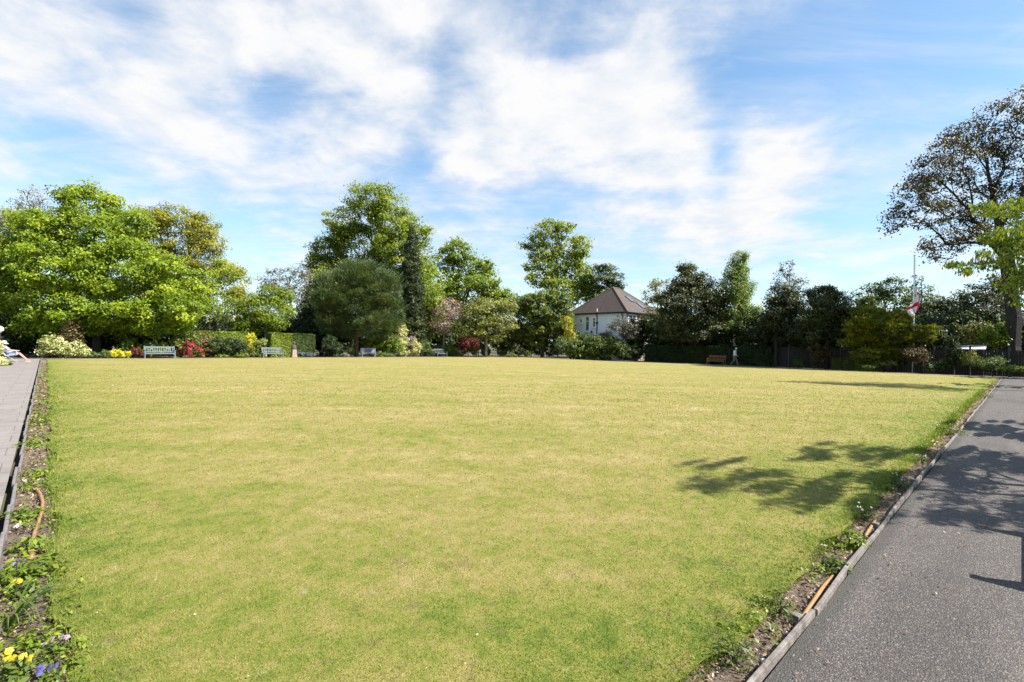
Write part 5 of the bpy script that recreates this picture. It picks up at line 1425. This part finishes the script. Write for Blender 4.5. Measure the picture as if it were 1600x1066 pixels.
clump_plant('pansy', 'bright yellow pansy at the bottom left corner', 'flowers', 30, 1056, .11, .10, 110, .045, L['mid'], flower=(L['yellowp'], 6, .030))
clump_plant('pansy', 'blue violet pansy beside the kerb of the slab path', 'flowers', 14, 902, .09, .08, 60, .04, L['mid'], flower=(L['violet'], 4, .028))
clump_plant('pansy', 'pale lilac pansy nearest the turf at the bottom left', 'flowers', 82, 1022, .09, .06, 50, .035, L['mid'], flower=(L['mauve'], 4, .026))
clump_plant('pansy', 'dark violet pansy in the very bottom left of the soil strip', 'flowers', 76, 1064, .10, .06, 50, .035, L['mid'], flower=(L['violet'], 6, .026))
clump_plant('leafy_plant', 'big leafy green plant spilling over the kerb', 'plant', 42, 905, .22, .16, 260, .06, L['hedge'], tint=(.45, .2))
clump_plant('leafy_plant', 'light green feathery weed low in the left soil strip', 'plant', 48, 1012, .15, .10, 260, .035, L['hedge'], aspect=.4, tint=(.6, .2))
for i, (px, py, lab) in enumerate(((60, 735, 'yellowish weed above the orange pipe'), (50, 690, 'green weed clump by the dark kerb gap'), (62, 655, 'small leafy weed on the left strip above the others'), (38, 800, 'weed between kerb and orange pipe'), (45, 850, 'leafy weed below the bend of the pipe'))):
    clump_plant('weed', lab, 'plant', px, py+8, .16+.1*(py < 700), .10, 160, .05, L['hedge'], tint=(.5, .25))
# strap leaved plant
p = G(14, 985, -.03); r = empty('strap_leaved_plant', p); tag(r, 'clump of long strap shaped leaves arching out by the kerb', 'plant')
V = []
for k in range(26):
    a = rng.uniform(-1.2, 1.9); Ls = rng.uniform(.18, .32); w = rng.uniform(.006, .010)
    dr = np.array([math.cos(a), math.sin(a), 0]); sd = np.array([-math.sin(a), math.cos(a), 0])*w
    pts = [np.array([0, 0, 0])+dr*Ls*t + np.array([0, 0, .20*math.sin(t*2.4)*Ls/.3]) for t in np.linspace(0, 1, 7)]
    for i in range(6):
        w0 = sd*(1-(i/6)**2*.9); w1 = sd*(1-((i+1)/6)**2*.95); V += [pts[i]-w0, pts[i]+w0, pts[i+1]+w1, pts[i+1]-w1]
quads('leaf', np.array(V), np.full(len(V)//4, .55)+rng.normal(0, .12, len(V)//4), L['mid'], r)
# right strip plants
clump_plant('leafy_plant', 'bright green leafy weed by the timber edging', 'plant', 1332, 855, .15, .16, 240, .05, L['hedge'], tint=(.6, .2))
clump_plant('leafy_plant', 'darker round leaved weed in front of the bright one', 'plant', 1305, 893, .12, .10, 150, .045, L['mid'], tint=(.4, .2))
for px, py, lab in ((1352, 815, 'tall seeding weed above the bright green one'), (1405, 762, 'seeding weed in the dappled shade'), (1215, 960, 'small ragged weed left of the orange pipe'), (1150, 1035, 'grey green tuft at the bottom of the right strip'), (1440, 725, 'grassy weed clump on the shaded strip'), (1485, 680, 'flowering weed clump before the far bend'), (1540, 622, 'straggly weed near the far end of the strip')):
    clump_plant('weed', lab, 'plant', px, py, .15 if py > 700 else .3, .14 if py > 700 else .2, 170, .035 if py > 700 else .07, L['mid'], aspect=.3, upright=.8, flower=(L['white'], 6, .018) if py < 900 else None)
M_pipe2 = plain('orange_plastic_pipe', (.27, .15, .06), .55, .2, 8)
def pipe(label, pts, rad):
    q = [G(x, y, z) for x, y, z in pts]; c = q[0].copy(); mb = MB()
    fine = []
    for i in range(len(q)-1):
        for t in np.linspace(0, 1, 5, endpoint=False): fine.append(q[i].lerp(q[i+1], t)-c)
    fine.append(q[-1]-c)
    mb.tube(fine, rad, 9); o = mb.build('hose', M_pipe2, None, c, smooth=True); tag(o, label, 'hose')
pipe('orange hose curving through the left soil strip', [(54, 760, -.03), (63, 772, 0), (67, 785, 0), (65, 800, -.005), (60, 816, -.02), (54, 832, -.01), (51, 850, -.005), (50, 872, -.03)], .014)
pipe('straight orange hose lying in the right soil strip', [(1304, 898, -.03), (1288, 915, -.015), (1272, 938, -.005), (1256, 962, -.01), (1243, 985, -.02), (1238, 996, -.035)], .013)
pipe('short piece of orange hose further up the right soil strip', [(1369, 812, -.03), (1362, 822, -.01), (1352, 838, -.03)], .013)
M_pebble = plain('white_pebble', (.62, .58, .55), .8, .2, 12)
for px, py, rr, lab in ((27, 824, .03, 'white stone near the bend of the orange hose'), (1194, 1036, .022, 'white stone by the timber edging at the bottom'), (1205, 985, .015, 'small white stone left of the peg'), (38, 752, .03, 'grey white stone beside the kerb'), (1230, 990, .012, 'tiny white pebble under the timber edging')):
    mb = MB(); ellip(mb, (0, 0, 0), (rr, rr*.75, rr*.6), 10, 7)
    for i, v in enumerate(mb.v):
        k = 1+.16*math.sin(i*1.7)+.1*math.cos(i*3.1); mb.v[i] = (v[0]*k, v[1]*k, v[2]*k)
    o = mb.build('stone', M_pebble, None, G(px, py, -.03)+Vector((0, 0, rr*.3)), random.uniform(0, 3), smooth=True); tag(o, lab, 'stone')
